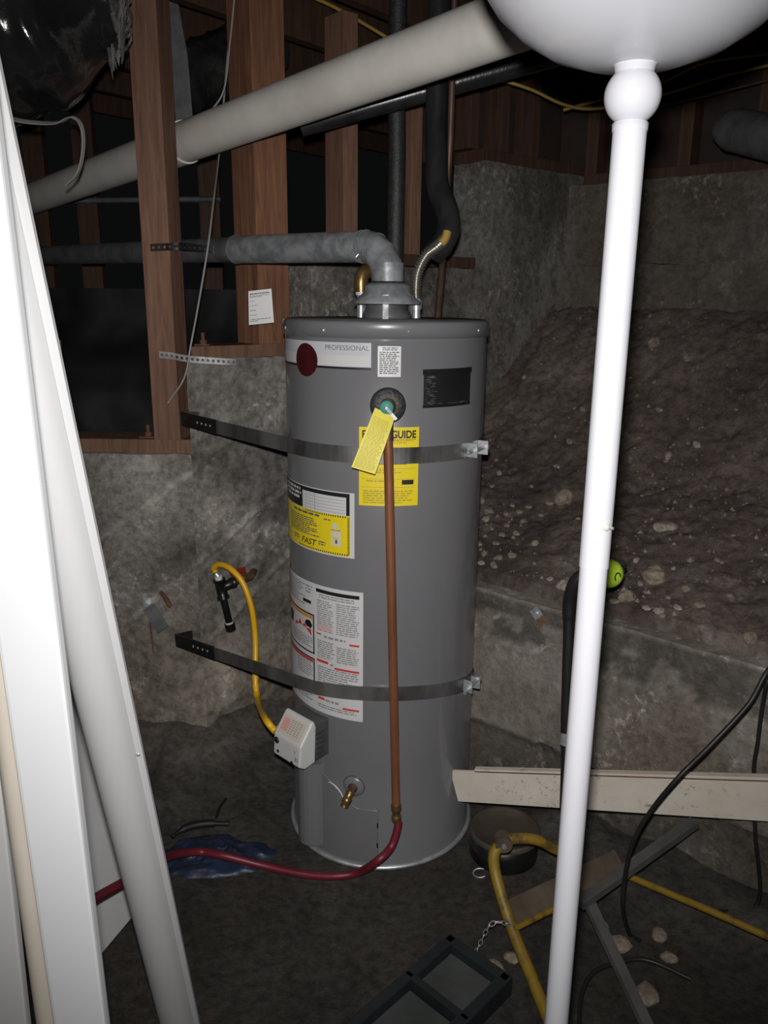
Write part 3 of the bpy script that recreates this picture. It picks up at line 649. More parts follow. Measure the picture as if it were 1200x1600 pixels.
# gas control valve
ag = R(-44); tgv, ug, ng = frame(ag); zg = cyl(480, 1165)[1] + 0.03
gp = P(466, 1165, 1.80)
gz = gp.z; gw = 0.106; gh = 0.120
def G(u, v, w): return cp(ag, gz) + tgv * u + ug * v + ng * w
gv = thing('gas_valve_tmp', '', '', cp(ag, gz)); bpy.data.objects.remove(gv)
mb = MB(); rg = Matrix((tgv, -ng, ug)).transposed(); rg = Matrix((tgv, ng, ug)).transposed()
mb.box(G(0, 0.0, 0.024), gw * 0.94, 0.056, gh * 0.86, rg, 0.004)
cast = mb.build('gas_control', 'valvegrey', heater); cast['label'] = 'white gas control valve with dark finned casting'
for k in range(6): MB().box(G(gw * 0.5, -0.035 + 0.014 * k, 0.03), 0.012, 0.03, 0.006, rg, 0.001).build('cooling_fin', 'valvegrey', cast)
# white housing with sloping upper face
pr = [(-0.054, 0.045), (0.045, 0.040), (0.062, 0.046), (0.062, 0.054), (0.008, 0.094), (-0.048, 0.098), (-0.060, 0.080)]
prof = [G(-gw / 2, v, w) for v, w in pr]
mb = MB(); mb.prism(prof, tgv * gw)
bm = bmesh.new(); bvs = [bm.verts.new(v) for v in mb.v]; [bm.faces.new([bvs[i] for i in f]) for f in mb.f]
bmesh.ops.recalc_face_normals(bm, faces=bm.faces); bmesh.ops.bevel(bm, geom=list(bm.edges), offset=0.006, segments=3, affect='EDGES', profile=0.6)
bm.verts.index_update(); mb = MB().add([v.co.copy() for v in bm.verts], [[v.index for v in f.verts] for f in bm.faces], False); bm.free()
hous = mb.build('valve_housing', 'valve', cast)
def slope(u, s_, o): 
    a = V((0, 0.062 - 0.008, 0.054 + 0.006)); b = V((0, 0.008 + 0.006, 0.094 - 0.0045)); q = a + (b - a) * s_
    return G(u, q.y + o * 0.60, q.z + o * 0.80)
mb = MB(); mb.grid(lambda a, b: slope(-gw * 0.4 + gw * 0.8 * a, b, 0.0012), 1, 1); mb.build('valve_plate', 'beige', hous)
mb = MB(); rr = random.Random(3)
for k in range(7):
    for q in range(4): mb.add([slope(-gw * 0.1 + q * 0.011, 0.12 + k * 0.11, 0.002), slope(-gw * 0.1 + q * 0.011 + rr.uniform(0.005, 0.009), 0.12 + k * 0.11, 0.002), slope(-gw * 0.1 + q * 0.011 + 0.008, 0.16 + k * 0.11, 0.002), slope(-gw * 0.1 + q * 0.011, 0.16 + k * 0.11, 0.002)], [(0, 1, 2, 3)])
tag(mb.build('fine_print', 'inkpale', hous), kind='stuff')
MB().add([slope(-gw * 0.37, 0.15, 0.002), slope(-gw * 0.13, 0.15, 0.002), slope(-gw * 0.13, 0.8, 0.002), slope(-gw * 0.37, 0.8, 0.002)], [(0, 1, 2, 3)]).build('pink_print', 'pinkink', hous)
for (u, v, rr_) in ((-0.040, -0.008, 0.0095), (-0.034, -0.036, 0.006), (0.022, -0.045, 0.0065)):
    MB().lathe([(rr_, 0.0), (rr_, 0.006), (rr_ * 0.7, 0.009), (0.0, 0.009)], G(u, v, 0.089), 18, align(ng)).build('knob', 'black', hous)
mb = MB()
for (u, v, s_) in ((0.034, -0.036, 0.012), (0.03, -0.014, 0.008), (0.006, -0.006, 0.003)):
    for i in range(4):
        for j in range(4):
            if (i * 7 + j * 3 + int(u * 1000)) % 3: mb.add([G(u + i * s_ / 4, v + j * s_ / 4, 0.0975), G(u + (i + .8) * s_ / 4, v + j * s_ / 4, 0.0975), G(u + (i + .8) * s_ / 4, v + (j + .8) * s_ / 4, 0.0975), G(u + i * s_ / 4, v + (j + .8) * s_ / 4, 0.0975)], [(0, 1, 2, 3)])
tag(mb.build('printed_marks', 'ink', hous), kind='stuff')
# burner cover and access panel
ac = R(-47); tc_, uc_, nc = frame(ac)
zt_c = 0.278
mb = MB(); pp = []
for k in range(13):
    an = math.pi * k / 12; pp.append((math.cos(an) * -0.046, math.sin(an) * 0.052))
poly = [cp(ac, 0.035, -0.012) + tc_ * u + nc * w_ for u, w_ in pp]
mb.prism(poly, (0, 0, zt_c - 0.035)); cov = mb.build('burner_cover', 'tank', heater)
mb = MB(); poly = [cp(ac, zt_c, -0.012) + tc_ * u * 1.06 + nc * w_ * 1.06 for u, w_ in pp]; mb.prism(poly, (0, 0, 0.006)); mb.build('cover_flange', 'tank', cov)
al_, ar_ = R(-40), cyl(590, 1300)[0]
def ptop(u): return 0.10 + 0.085 * (1 - u) ** 2 * 1.0 + 0.08 * (1 - sstep(0.0, 0.35, u))
mb = MB(); NP = 24
mb.grid(lambda u, v: cp(al_ + (ar_ - al_) * u, 0.02 + (0.19 - 0.02 + 0.075 * (1 - sstep(0.05, 0.75, u)) - 0.012) * v, 0.006), NP, 4)
pan = mb.build('access_panel', 'tank', heater)
mb = MB(); edge = [cp(al_ + (ar_ - al_) * k / NP, 0.178 + 0.075 * (1 - sstep(0.05, 0.75, k / NP)), 0.005) for k in range(NP + 1)]
edge += [cp(ar_, 0.178 - 0.158 * k / 6, 0.005) for k in range(1, 7)]
mb.tube(edge, 0.0022, 6); mb.build('panel_lip', 'tank', pan)
for z in (0.075, 0.135): MB().box(cp(ar_, z, 0.006), 0.004, 0.003, 0.014, rotz(ar_)).build('panel_slot', 'black', pan)
# drain valve
ad, zd = cyl(553, 1228); td, ud, nd = frame(ad); pdv = cp(ad, zd)
dv = thing('drain_valve', 'small brass drain valve above the access panel', 'valve', pdv)
MB().lathe([(0.0, 0.0), (0.030, 0.0), (0.027, 0.006), (0.013, 0.008)], pdv, 28, align(nd)).build('escutcheon', 'tank', dv)
MB().tube([pdv, pdv + nd * 0.012, pdv + nd * 0.014, pdv + nd * 0.03], [0.013, 0.013, 0.010, 0.011], 14).build('stem', 'copperold', dv)
q = pdv + nd * 0.03; q2 = q + nd * 0.018 + V((-0.010, 0, -0.030))
MB().tube([q + V((0, 0, 0.008)), q, q + (q2 - q) * 0.35, q + (q2 - q) * 0.4, q + (q2 - q) * 0.7, q + (q2 - q) * 0.75, q2], [0.009, 0.012, 0.0105, 0.0125, 0.0125, 0.010, 0.0105], 14).build('spout', 'brass', dv)
wp = [cp(*cyl(512, 1219), 0.004), cp(*cyl(524, 1224), 0.007), cp(*cyl(533, 1234), 0.007), cp(*cyl(539, 1246), 0.008)]
MB().tube(smooth(wp, 6), 0.0016, 8).build('igniter_wire', 'white', heater)
# draft hood on top
hc = V((TC.x + 0.002, TC.y + 0.0, TZ1 + 0.001))
hood = MB().lathe([(0.0, 0.0), (0.062, 0.0), (0.062, 0.010), (0.054, 0.022), (0.052, 0.034)], hc, 40).build('flue_collar', 'tankdark', heater)
MB().lathe([(0.080, 0.036), (0.084, 0.036), (0.084, 0.040), (0.060, 0.062), (0.058, 0.078), (0.050, 0.082), (0.041, 0.090), (0.041, 0.083), (0.046, 0.075), (0.055, 0.060), (0.080, 0.037)], hc, 44).build('draft_hood', 'galv', heater)
for a in (-3, 117, 237):
    t, u, n = frame(R(a)); b = hc + n * 0.066
    MB().ribbon([b + V((0, 0, 0.0)), b + V((0, 0, 0.058))], t, 0.014, 0.002).build('hood_leg', 'galv', heater)

# ------------------------------------------------------------------ vent
vz = hc.z + 0.084
p0 = V((hc.x, hc.y, vz)); 
hx = P(572, 384, TC.y); 
vent = thing('vent_pipe', 'galvanised vent duct bending from the draft hood towards the left', 'duct', p0)
rv = 0.0385
far = P(40, 400, 3.5); hdir = (far - hx).normalized()
MB().tube([p0 - V((0, 0, 0.006)), p0 + V((0, 0, 0.05))], rv + 0.0012, 32).build('vent_collar', 'galv', vent)
zb = hx.z; Rb = 0.075
pts = []
c_up = V((p0.x, p0.y, zb - Rb)); end = V((p0.x, p0.y, zb)) + hdir * Rb
N_G = 4
for k in range(N_G + 1):
    t = k / N_G * math.pi / 2
    pts.append(c_up + V((0, 0, 1)) * (math.sin(t) * Rb) + hdir * ((1 - math.cos(t)) * Rb))
MB().tube([p0 + V((0, 0, 0.045)), c_up], rv, 32).build('vent_riser', 'galv', vent)
MB().tube(pts, rv + 0.0008, 32).build('elbow', 'galv', vent)
for k in range(N_G + 1):
    t = k / N_G * math.pi / 2; dr = (V((0, 0, 1)) * math.cos(t) + hdir * math.sin(t))
    MB().tube([pts[k] - dr * 0.002, pts[k] + dr * 0.002], rv + 0.002, 32).build('elbow_seam', 'galv', vent)
mid = hx + (far - hx) * (((370 - 572) / (40 - 572)) * 0.62 + 0.03)
MB().tube([pts[-1], mid], rv, 32).build('duct_section', 'galv', vent)
MB().tube([pts[-1] + hdir * 0.012, pts[-1] + hdir * 0.016], rv + 0.0015, 32).build('duct_crimp', 'galv', vent)
MB().tube([mid - hdir * 0.03, far], rv - 0.003, 32).build('duct_section', 'galvdark', vent)
MB().tube([mid - hdir * 0.004, mid], rv + 0.002, 32).build('duct_crimp', 'galvdark', vent)
MB().tube([P(560, 397, hx.y - 0.045), P(556, 402, hx.y - 0.045)], 0.004, 8).build('duct_screw', 'zinc', vent)

# hot side: nipple and brass elbow
hp = V((P(564, 495, TC.y + 0.09).x, TC.y + 0.09, TZ1 - 0.006))
hs = thing('hot_outlet', 'brass elbow on a steel nipple beside the draft hood', 'pipe fitting', hp)
zt1 = P(564, 456, hp.y).z
MB().tube([hp, hp + V((0, 0, 0.04)), hp + V((0, 0, 0.042)), V((hp.x, hp.y, zt1 - 0.012)), V((hp.x, hp.y, zt1 - 0.011)), V((hp.x, hp.y, zt1))], [0.011, 0.011, 0.0105, 0.0105, 0.012, 0.012], 18).build('nipple', 'zinc', hs)
MB().tube([V((hp.x, hp.y, zt1 - 0.008)), V((hp.x, hp.y, zt1 + 0.002))], 0.0145, 18).build('thread_tape', 'paper', hs)
MB().tube(smooth([V((hp.x, hp.y, zt1)), V((hp.x, hp.y, zt1 + 0.028)), V((hp.x + 0.006, hp.y + 0.006, zt1 + 0.046)), V((hp.x + 0.022, hp.y + 0.022, zt1 + 0.054)), V((hp.x + 0.045, hp.y + 0.05, zt1 + 0.054))], 6), 0.0185, 18).build('brass_elbow', 'brass', hs)
# cold side: corrugated connector
cb = V((P(650, 495, TC.y + 0.075).x, TC.y + 0.075, TZ1 - 0.006))
cc = thing('flexible_connector', 'ribbed stainless connector curving from the heater up to the black wrapped pipe', 'pipe', cb)
path = smooth([cb + V((0, 0, 0.05)), P(650, 450, TC.y + 0.076), P(653, 425, TC.y + 0.078), P(665, 400, TC.y + 0.083), P(682, 386, TC.y + 0.090), P(695, 374, TC.y + 0.105)], 22)
MB().tube(path, [0.0112 + 0.0042 * (i % 4 > 1) for i in range(len(path))], 16).build('ribbed_tube', 'stainless', cc)
MB().tube([cb, cb + V((0, 0, 0.034))], 0.0115, 18).build('nipple', 'zinc', cc)
MB().tube([cb + V((0, 0, 0.03)), cb + V((0, 0, 0.056))], 0.016, 6).build('nut', 'zinc', cc)
MB().tube(smooth([P(689, 381, TC.y + 0.085), P(696, 372, TC.y + 0.088), P(699, 362, TC.y + 0.092)], 4), 0.0110, 16).build('yellow_sleeve', 'yellowwire', cc)
# black wrapped pipes
def wrapped(label, pts, r, mat='foampipe'):
    pts = smooth(pts, 8); return tag(MB().tube(pts, r, 20, True, None, lambda i, a: 1 + 0.05 * noise.noise(pts[i] * 22 + V((a, 0, 0)))).build('wrapped_pipe', mat), label, 'pipe')
Yp = TC.y + 0.16
zc_ = CEIL - 0.02
a = P(683, 150, Yp + 0.10)
wrapped('shiny black wrapped water pipe with an S-bend above the heater', [V((a.x, a.y, JB + 0.002)), a, P(682, 240, Yp + 0.08), P(684, 290, Yp + 0.05), P(697, 325, Yp + 0.02), P(702, 350, Yp), P(695, 376, Yp - 0.025), P(676, 398, Yp - 0.01)], 0.030)
a = P(620, 150, 2.62); b = P(620, 376, 2.62)
wrapped('matt black vertical pipe rising behind the vent elbow', [V((a.x, a.y, JB + 0.002)), a, P(620, 260, 2.62), V((a.x, 2.62, 1.45))], 0.026, 'foam')
a = P(704, 200, Yp + 0.17)
tag(MB().tube(smooth([V((a.x, a.y, JB + 0.01)), a, P(699, 290, Yp + 0.16), P(692, 400, Yp + 0.08), V((P(684, 470, TC.y + 0.15).x, TC.y + 0.15, TZ1 - 0.006))], 8), 0.0095, 14).build('copper_riser', 'copperold'), 'tarnished thin copper riser behind the ribbed connector', 'pipe')

# ------------------------------------------------------------------ seismic straps
def strap(zc, zfront, label, lp, bolt_px, lower):
    """band from the left wall round the front of the tank to the right side"""
    W = lp; root = thing('seismic_strap', label, 'strap', V((W.x, W.y, W.z)))
    zf = lambda a: zc + (zfront - zc) * max(0.0, math.cos(a))
    off = 0.0036
    # tangent from W to the circle
    d = V((W.x - TC.x, W.y - TC.y, 0)); L = d.length; base = math.atan2(d.x, -d.y)
    a0 = base + math.acos((TR + off) / L)
    pts = [W]
    t0 = cp(a0, zf(a0), off)
    for k in range(1, 8): pts.append(W + (t0 - W) * (k / 8))
    N = 60; a1 = R(100)
    for k in range(N + 1):
        a = a0 + (a1 - a0) * k / N; pts.append(cp(a, zf(a), off))
    e = V((0.215, 2.255, zf(a1) - 0.0)) if lower else V((0.115, 2.93, zf(a1)))
    for k in range(1, 6): pts.append(cp(a1, zf(a1), off) + (e - cp(a1, zf(a1), off)) * (k / 5))
    MB().ribbon(pts, (0, 0, 1), 0.038, 0.0026).build('band', 'steelband', root)
    dirw = (t0 - W).normalized()
    tab = MB().ribbon([W - V((0.004, 0, 0)) - dirw * 0.004, W + V((0.05, 0.005, 0))] if not lower else [W, W + V((0.045, 0.03, 0.0))], (0, 0, 1), 0.04, 0.003); tab.build('wall_tab', 'blacksteel', root)
    nrm = dirw.cross(V((0, 0, 1)))
    if nrm.y > 0: nrm = -nrm
    # dark bracket arm with holes bolted onto the band
    MB().ribbon([W, W + dirw * 0.21], (0, 0, 1), 0.040, 0.0055).build('bracket_arm', 'blacksteel', root)
    for k in (0.025, 0.10, 0.125, 0.15, 0.175):
        MB().lathe([(0.004, 0), (0.0035, 0.001), (0.0, 0.0012)], W + dirw * k + nrm * 0.0029 + V((0, 0, 0.004 * (k < 0.05))), 10, align(nrm)).build('rivet', 'zinc' if k > 0.05 else 'blacksteel', root)
    # tension bolt between two folded tabs
    ab, zb_ = cyl(*bolt_px); zb_ = zf(ab)
    for s_, da in ((-1, -0.09), (1, 0.12)):
        t, u, n = frame(ab + da)
        MB().ribbon([cp(ab + da, zf(ab + da), 0.003) - t * 0.016 * -s_, cp(ab + da, zf(ab + da), 0.003), cp(ab + da, zf(ab + da), 0.03)], (0, 0, 1), 0.034, 0.003).build('folded_tab', 'zinc', root)
    t, u, n = frame(ab); c = cp(ab, zb_, 0.019)
    MB().tube([c - t * 0.055, c + t * 0.042], 0.0045, 12).build('tension_bolt', 'zinc', root)
    for k in (-0.030, 0.036): MB().tube([c + t * k, c + t * (k + 0.007)], 0.0095, 6).build('nut', 'zinc', root)
    return root
lp = P(284, 654, YL - 0.012)
strap(1.108, 1.114, 'steel strap round the upper part of the heater', lp, (737, 697), False)
lp = P(275, 1000, YL - 0.062)
strap(0.440, 0.512, 'steel strap round the lower part of the heater', lp, (728, 1060), True)
# strap-hanger and loose perforated strips
def perf(name, label, pts, wd, width, hole, pitch, mat):
    pts = smooth(pts, 10); L = [0]
    for i in range(1, len(pts)): L.append(L[-1] + (pts[i] - pts[i - 1]).length)
    def at(s):
        s = max(0, min(L[-1], s))
        for i in range(1, len(pts)):
            if s <= L[i] + 1e-9:
                t = (s - L[i - 1]) / (L[i] - L[i - 1] + 1e-12); return pts[i - 1] + (pts[i] - pts[i - 1]) * t
        return pts[-1]
    mb = MB(); n = int(L[-1] / pitch); h = width / 2; w_ = V(wd)
    for k in range(n):
        s0 = k * pitch; sm = s0 + pitch / 2
        outer = [(s0, -h), (sm, -h), (s0 + pitch, -h), (s0 + pitch, 0), (s0 + pitch, h), (sm, h), (s0, h), (s0, 0)]
        inner = [(sm + hole * math.cos(R(a)), hole * math.sin(R(a))) for a in (225, 270, 315, 0, 45, 90, 135, 180)]
        vs_ = [at(s) + w_ * q for s, q in outer + inner]
        mb.add(vs_, [(i, (i + 1) % 8, 8 + (i + 1) % 8, 8 + i) for i in range(8)])
    o = mb.build(name, mat); s = o.modifiers.new('thickness', 'SOLIDIFY'); s.thickness = 0.0014; s.offset = 0
    return tag(o, label, 'strap')
perf('perforated_strap', 'galvanised perforated strip nailed to the square post, its end sticking out', [P(249, 554, 2.382), P(268, 556, 2.380), P(288, 560, 2.379), P(320, 563, 2.385), P(350, 565, 2.40), P(374, 567, 2.42)], (0, 0, 1), 0.0195, 0.0045, 0.0150, 'galv')
perf('perforated_strap', 'black perforated strip holding the vent duct to the square post', [P(235, 387, 2.382), P(255, 386, 2.380), P(277, 385, 2.378), P(288, 385, 2.40), P(318, 388, 2.445), P(345, 392, 2.462), P(368, 396, 2.408)], (0, 0, 1), 0.020, 0.0042, 0.0165, 'blacksteel')

# ------------------------------------------------------------------ gas supply on the left wall
def onw(px, py, off=0.0): return onplane(px, py, K + N2 * off, N2)
# valve body of brass with red lever, stub out of the wall
gs = onw(392, 900, 0.045); gx = thing('gas_cock', 'brass gas cock with a red handle on the concrete wall', 'valve', gs)
stub = onw(398, 890, -0.02)
MB().tube([stub, gs], 0.012, 14).build('pipe_stub', 'rust', gx)
tee_c = P(350, 913, gs.y - 0.07)
MB().tube([gs, gs + (tee_c - gs) * 0.3], 0.015, 8).build('valve_body', 'brass', gx)
h0, h1 = P(362, 900, gs.y - 0.046), P(384, 890, gs.y - 0.036)
MB().ribbon([h0, (h0 + h1) / 2 + V((0, 0, 0.006)), h1], (0, -0.5, 1), 0.022, 0.006).build('lever_handle', 'redhandle', gx)
# drip leg tee
tp, bt = P(342, 905, tee_c.y), P(361, 985, tee_c.y + 0.01)
ax = (bt - tp).normalized()
dl = thing('drip_leg', 'black iron drip leg with tee and end cap', 'pipe fitting', bt)
L = (bt - tp).length
MB().tube([tp, tp + ax * 0.006, tp + ax * 0.008, tp + ax * 0.058, tp + ax * 0.060, tp + ax * 0.066], [0.0195, 0.0195, 0.0165, 0.0165, 0.0195, 0.0195], 20).build('tee', 'blackiron', dl)
br = tp + ax * 0.03; gd = (gs + (tee_c - gs) * 0.3 - br)
MB().tube([br, br + gd * 0.45, br + gd * 0.46, br + gd * 0.62], [0.0165, 0.0165, 0.0185, 0.0185], 18).build('tee_branch', 'blackiron', dl)
MB().tube([br + gd * 0.6, br + gd * 1.02], 0.011, 14).build('close_nipple', 'brass', dl)
MB().tube([tp + ax * 0.062, bt - ax * 0.02], 0.0115, 16).build('nipple', 'blackiron', dl)
MB().tube([bt - ax * 0.026, bt - ax * 0.003, bt], [0.0165, 0.0165, 0.013], 18).build('end_cap', 'blackiron', dl)
MB().tube([bt - ax * 0.031, bt - ax * 0.026], 0.0135, 16).build('thread_tape', 'paper', dl)
MB().tube([tp - ax * 0.012, tp + ax * 0.002], 0.0125, 16).build('thread_tape', 'paper', dl)
# yellow flexible gas line into the control valve
yl = thing('gas_line', 'yellow coated flexible gas line looping from the drip leg to the control valve', 'hose', tp)
gin = P(430, 1143, 1.86)
path = smooth([P(336, 893, tp.y), P(335, 886, tp.y - 0.005), P(345, 882, tp.y - 0.02), P(362, 890, tp.y - 0.045), P(380, 912, tp.y - 0.06), P(393, 950, tp.y - 0.075), P(399, 1000, tp.y - 0.09), P(399, 1060, tp.y - 0.14), P(403, 1095, tp.y - 0.20), P(414, 1122, 1.90), gin], 8)
MB().tube(path, [0.0092 + (0.0014 * (1 if i % 3 else 0) if 55 < i < 66 else 0) for i in range(len(path))], 14).build('coated_tube', 'gasyellow', yl)
MB().tube([tp - ax * 0.010, P(337, 896, tp.y)], [0.0125, 0.011], 6).build('flare_nut', 'zinc', yl)
MB().tube([gin, gin + (G(-gw / 2, 0.01, 0.03) - gin) * 0.9], 0.0125, 8).build('flare_nut', 'zinc', yl)
# wall hardware
o = thing('wall_clip', 'bent galvanised plate bolted to the wall beside a rusty bolt', 'bracket', P(245, 950, YL - 0.01))
a = P(232, 940, YL - 0.012)
MB().box(P(233, 941, YL - 0.010), 0.034, 0.004, 0.03, rotz(0.1), 0.001).build('plate', 'zinc', o)
MB().ribbon([P(232, 948, YL - 0.014), P(245, 968, YL - 0.03), P(255, 984, YL - 0.045)], (1, 0, 0.3), 0.04, 0.003).build('bent_flap', 'galvdark', o)
MB().tube([P(232, 940, YL - 0.012), P(232, 940, YL - 0.024)], 0.009, 6).build('bolt_head', 'galv', o)
tag(MB().tube([P(252, 926, YL - 0.002), P(257, 932, YL - 0.02), P(264, 944, YL - 0.035), P(267, 948, YL - 0.035)], [0.007, 0.007, 0.0085, 0.006], 10).build('rusty_bolt', 'rust'), 'rusty bolt sticking out of the left concrete wall', 'bolt')
tag(MB().tube(smooth([P(234, 955, YL - 0.012), P(236, 985, YL - 0.012), P(240, 1020, YL - 0.03)], 5), 0.0026, 6).build('stiff_wire', 'rust'), 'short dark wire hanging below the wall plate', 'wire')
pb = onplane(838, 958, PR + NR * 0.014, NR); rn = align(NR, DR + V((0, 0, 1)))
o = thing('anchor_plate', 'small square zinc plate with a bolt on the low retaining wall', 'bracket', pb)
MB().box(pb, 0.03, 0.03, 0.004, rn, 0.0008).build('plate', 'zinc', o)
MB().tube([pb + NR * 0.001, pb + NR * 0.008], 0.0065, 6).build('bolt_head', 'zinc', o)

# ------------------------------------------------------------------ red hose over the floor
pts = [he - ax * 0.0, P(622, 1290, he.y - 0.004), P(612, 1322, he.y - 0.02), P(590, 1345, he.y - 0.05)]
fz = 0.02
def onfloor(px, py, h=0.0):
    p = Pz(px, py, h)
    for i in range(4): p = Pz(px, py, floor_z(p.x, p.y) + h)
    return p
pts += [onfloor(560, 1363, 0.03), onfloor(520, 1369, 0.016), onfloor(470, 1365, 0.012), onfloor(410, 1352, 0.02), onfloor(350, 1337, 0.045), onfloor(310, 1331, 0.045), Pz(265, 1338, 0.09), Pz(215, 1367, 0.18), Pz(150, 1403, 0.25), Pz(100, 1438, 0.27), Pz(98, 1500, 0.21), Pz(115, 1570, 0.10), onfloor(122, 1650, 0.012)]
tag(MB().tube(smooth(pts, 8), 0.0105, 14).build('garden_hose', 'redhose'), 'dark red rubber hose running from the copper pipe across the floor', 'hose')

# ------------------------------------------------------------------ white floor lamp close to the camera
lb_ = V((Pd(974, 465, 0.72).x, 0.745, 0))
pt, pb_ = Pd(985, 192, 0.70), None
lamp_x = pt.x; lamp_y = pt.y
lamp = thing('floor_lamp', 'white torchiere floor lamp with bowl shade, ball joint and slim pole', 'lamp', (lamp_x, lamp_y, 0))
L0 = V((lamp_x, lamp_y, 0)); rp = 0.0147; rp2 = 0.0137
zj = P(935, 885, lamp_y).z; ztop = pt.z; zball = P(991, 150, lamp_y).z; rball = 0.0242
MB().lathe([(rp, zj), (rp, ztop - 0.008), (rp * 1.0, ztop)], L0, 40).build('upper_pole', 'whitelamp', lamp)
MB().lathe([(rp2 * 0.99, 0.02), (rp2, 0.4), (rp2 + 0.0002, zj)], L0, 40).build('lower_pole', 'whitelamp', lamp)
MB().lathe([(0.0, 0.0), (0.135, 0.0), (0.137, 0.008), (0.12, 0.018), (0.03, 0.026), (0.015, 0.03), (0.0, 0.03)], L0, 48).build('base_plate', 'whitelamp', lamp)
MB().lathe([(rp + 0.0006, ztop - 0.007), (rp + 0.001, ztop - 0.001), (rp * 0.8, ztop + 0.001), (0.0, ztop + 0.001)], L0, 40).build('collar', 'whitelamp', lamp)
MB().lathe([(rball * math.sin(math.pi * (0.02 + 0.96 * k / 20)), zball - rball * math.cos(math.pi * (0.02 + 0.96 * k / 20))) for k in range(21)], L0, 40).build('ball', 'whitelamp', lamp)
zbo = zball + rball * 0.86; Rw = 0.150; 
outer = [(0.0, zbo - 0.002), (0.010, zbo), (0.018, zbo + 0.0045)]
bowl = [(0.018, zbo + 0.003), (0.045, zbo + 0.006), (0.075, zbo + 0.016), (0.100, zbo + 0.031), (0.122, zbo + 0.051), (0.139, zbo + 0.076), (0.148, zbo + 0.100), (0.151, zbo + 0.118), (0.148, zbo + 0.118), (0.145, zbo + 0.100), (0.136, zbo + 0.078), (0.119, zbo + 0.054), (0.097, zbo + 0.035), (0.072, zbo + 0.020), (0.043, zbo + 0.010), (0.0, zbo + 0.008)]
MB().lathe(bowl, L0, 72).build('bowl_shade', 'whitelamp', lamp)
MB().lathe([(0.0, zbo - 0.006), (0.016, zbo - 0.004), (0.0175, zbo + 0.002), (0.022, zbo + 0.006), (0.0, zbo + 0.007)], L0, 40).build('bowl_socket', 'whitelamp', lamp)
MB().lathe([(0.0, zbo + 0.006), (0.02, zbo + 0.006), (0.02, zbo + 0.05), (0.012, zbo + 0.06), (0.0, zbo + 0.06)], L0, 24).build('bulb_holder', 'beige', lamp)
ch_a = math.atan2(-0.35, -0.94)
MB().grid(lambda u, v: L0 + V((math.cos(ch_a + (u - .5) * 0.16) * (0.1505 + 0.0006 * math.sin(u * 9)), math.sin(ch_a + (u - .5) * 0.16) * (0.1505 + 0.0006 * math.sin(u * 9)), zbo + 0.112 + 0.0065 * v + 0.003 * noise.noise(V((u * 7, 0, 0))) * (1 - v))), 10, 2).build('chipped_rim', 'cardboard', lamp)
a = P(948, 818, lamp_y); n = V((0.35, -0.94, 0)).normalized(); sp = V((lamp_x, lamp_y, a.z)) + n * rp * 0.92
MB().lathe([(0.0036, 0), (0.0036, 0.0025), (0.0026, 0.0036), (0.0, 0.0036)], sp, 14, align(n)).build('set_screw', 'beige', lamp)
MB().tube([sp + n * 0.002 + V((0.002, 0, 0)), sp + n * 0.006 + V((0.004, 0, 0))], 0.0016, 8).build('screw_tip', 'zinc', lamp)

# ------------------------------------------------------------------ white trim leaning on the left, close to the camera
def plank(name, label, cat, top, bot, wdir, width, thick, mat, bev=0.003):
    """straight board between two points along its right edge; wdir points away from that edge"""
    top, bot = V(top), V(bot); z = (top - bot); L = z.length; z.normalize()
    x = V(wdir); x = (x - z * x.dot(z)).normalized(); y = z.cross(x)
    rot = Matrix((x, y, z)).transposed(); c = (top + bot) / 2 + x * width / 2
    mb = MB().box((0, 0, 0), width, thick, L, rot, bev); mb.v = [v + c for v in mb.v]
    return tag(mb.build(name, mat), label, cat)
def ext_to_z(a, b, z): return a + (b - a) * ((z - a.z) / (b.z - a.z))
a, b = P(18, 340, 0.63), P(169, 1600, 0.66)
bo = ext_to_z(a, b, 0.005); to = ext_to_z(a, b, 1.95)
plank('trim_board', 'glossy white flat trim board standing upright, brightest of the leaning trim', 'board', to, bo, (-1, 0.05, 0), 0.0545, 0.012, 'white')
a, b = P(3, 1000, 0.70), P(84, 1600, 0.73)
bo = ext_to_z(a, b, 0.005); to = ext_to_z(a, b, 1.9)
tag(MB().tube([bo + V((-0.006, 0, 0)), to + V((-0.006, 0, 0))], 0.0125, 20).build('closet_rod', 'beige'), 'cream round rod standing beside the flat white trim board', 'rod')
a, b = P(-18, 1000, 0.755), P(46, 1600, 0.785)
bo = ext_to_z(a, b, 0.005); to = ext_to_z(a, b, 1.05)
plank('trim_board', 'white panel standing beyond the cream round rod', 'board', to, bo, (-1, 0.0, 0), 0.075, 0.012, 'whitedull')
# moulding: half-round with flat flange
a, b = Pd(189, 1000, 1.05), Pd(313, 1600, 1.60)
bo = ext_to_z(a, b, 0.012); to = ext_to_z(a, b, 1.78)
z = (to - bo).normalized(); x = V((-1, 0.0, 0)); x = (x - z * x.dot(z)).normalized(); y = z.cross(x)
if y.y > 0: y = -y
mo = thing('trim_moulding', 'long white rounded moulding with a flat flange leaning beside the trim boards', 'moulding', bo)
def mpoly(prof): return [bo + x * u + y * w_ for u, w_ in prof]
MB().prism(mpoly([(0.0, 0.0), (0.010, 0.0), (0.010, 0.006), (0.0, 0.006)]), to - bo).build('flange', 'moulding', mo)
arc = [(0.010 + 0.034 - 0.034 * math.cos(math.pi * k / 16), 0.030 * math.sin(math.pi * k / 16) + 0.001) for k in range(17)]
mb = MB(); pts = mpoly(arc); n = len(pts)
mb.add(pts + [p + (to - bo) for p in pts], [(i, i + 1, n + i + 1, n + i) for i in range(n - 1)], True)
mb.add(pts + [p + (to - bo) for p in pts], [tuple(range(n)), tuple(range(n, 2 * n)), (0, n - 1, 2 * n - 1, n)])
mb.build('rounded_face', 'moulding', mo)
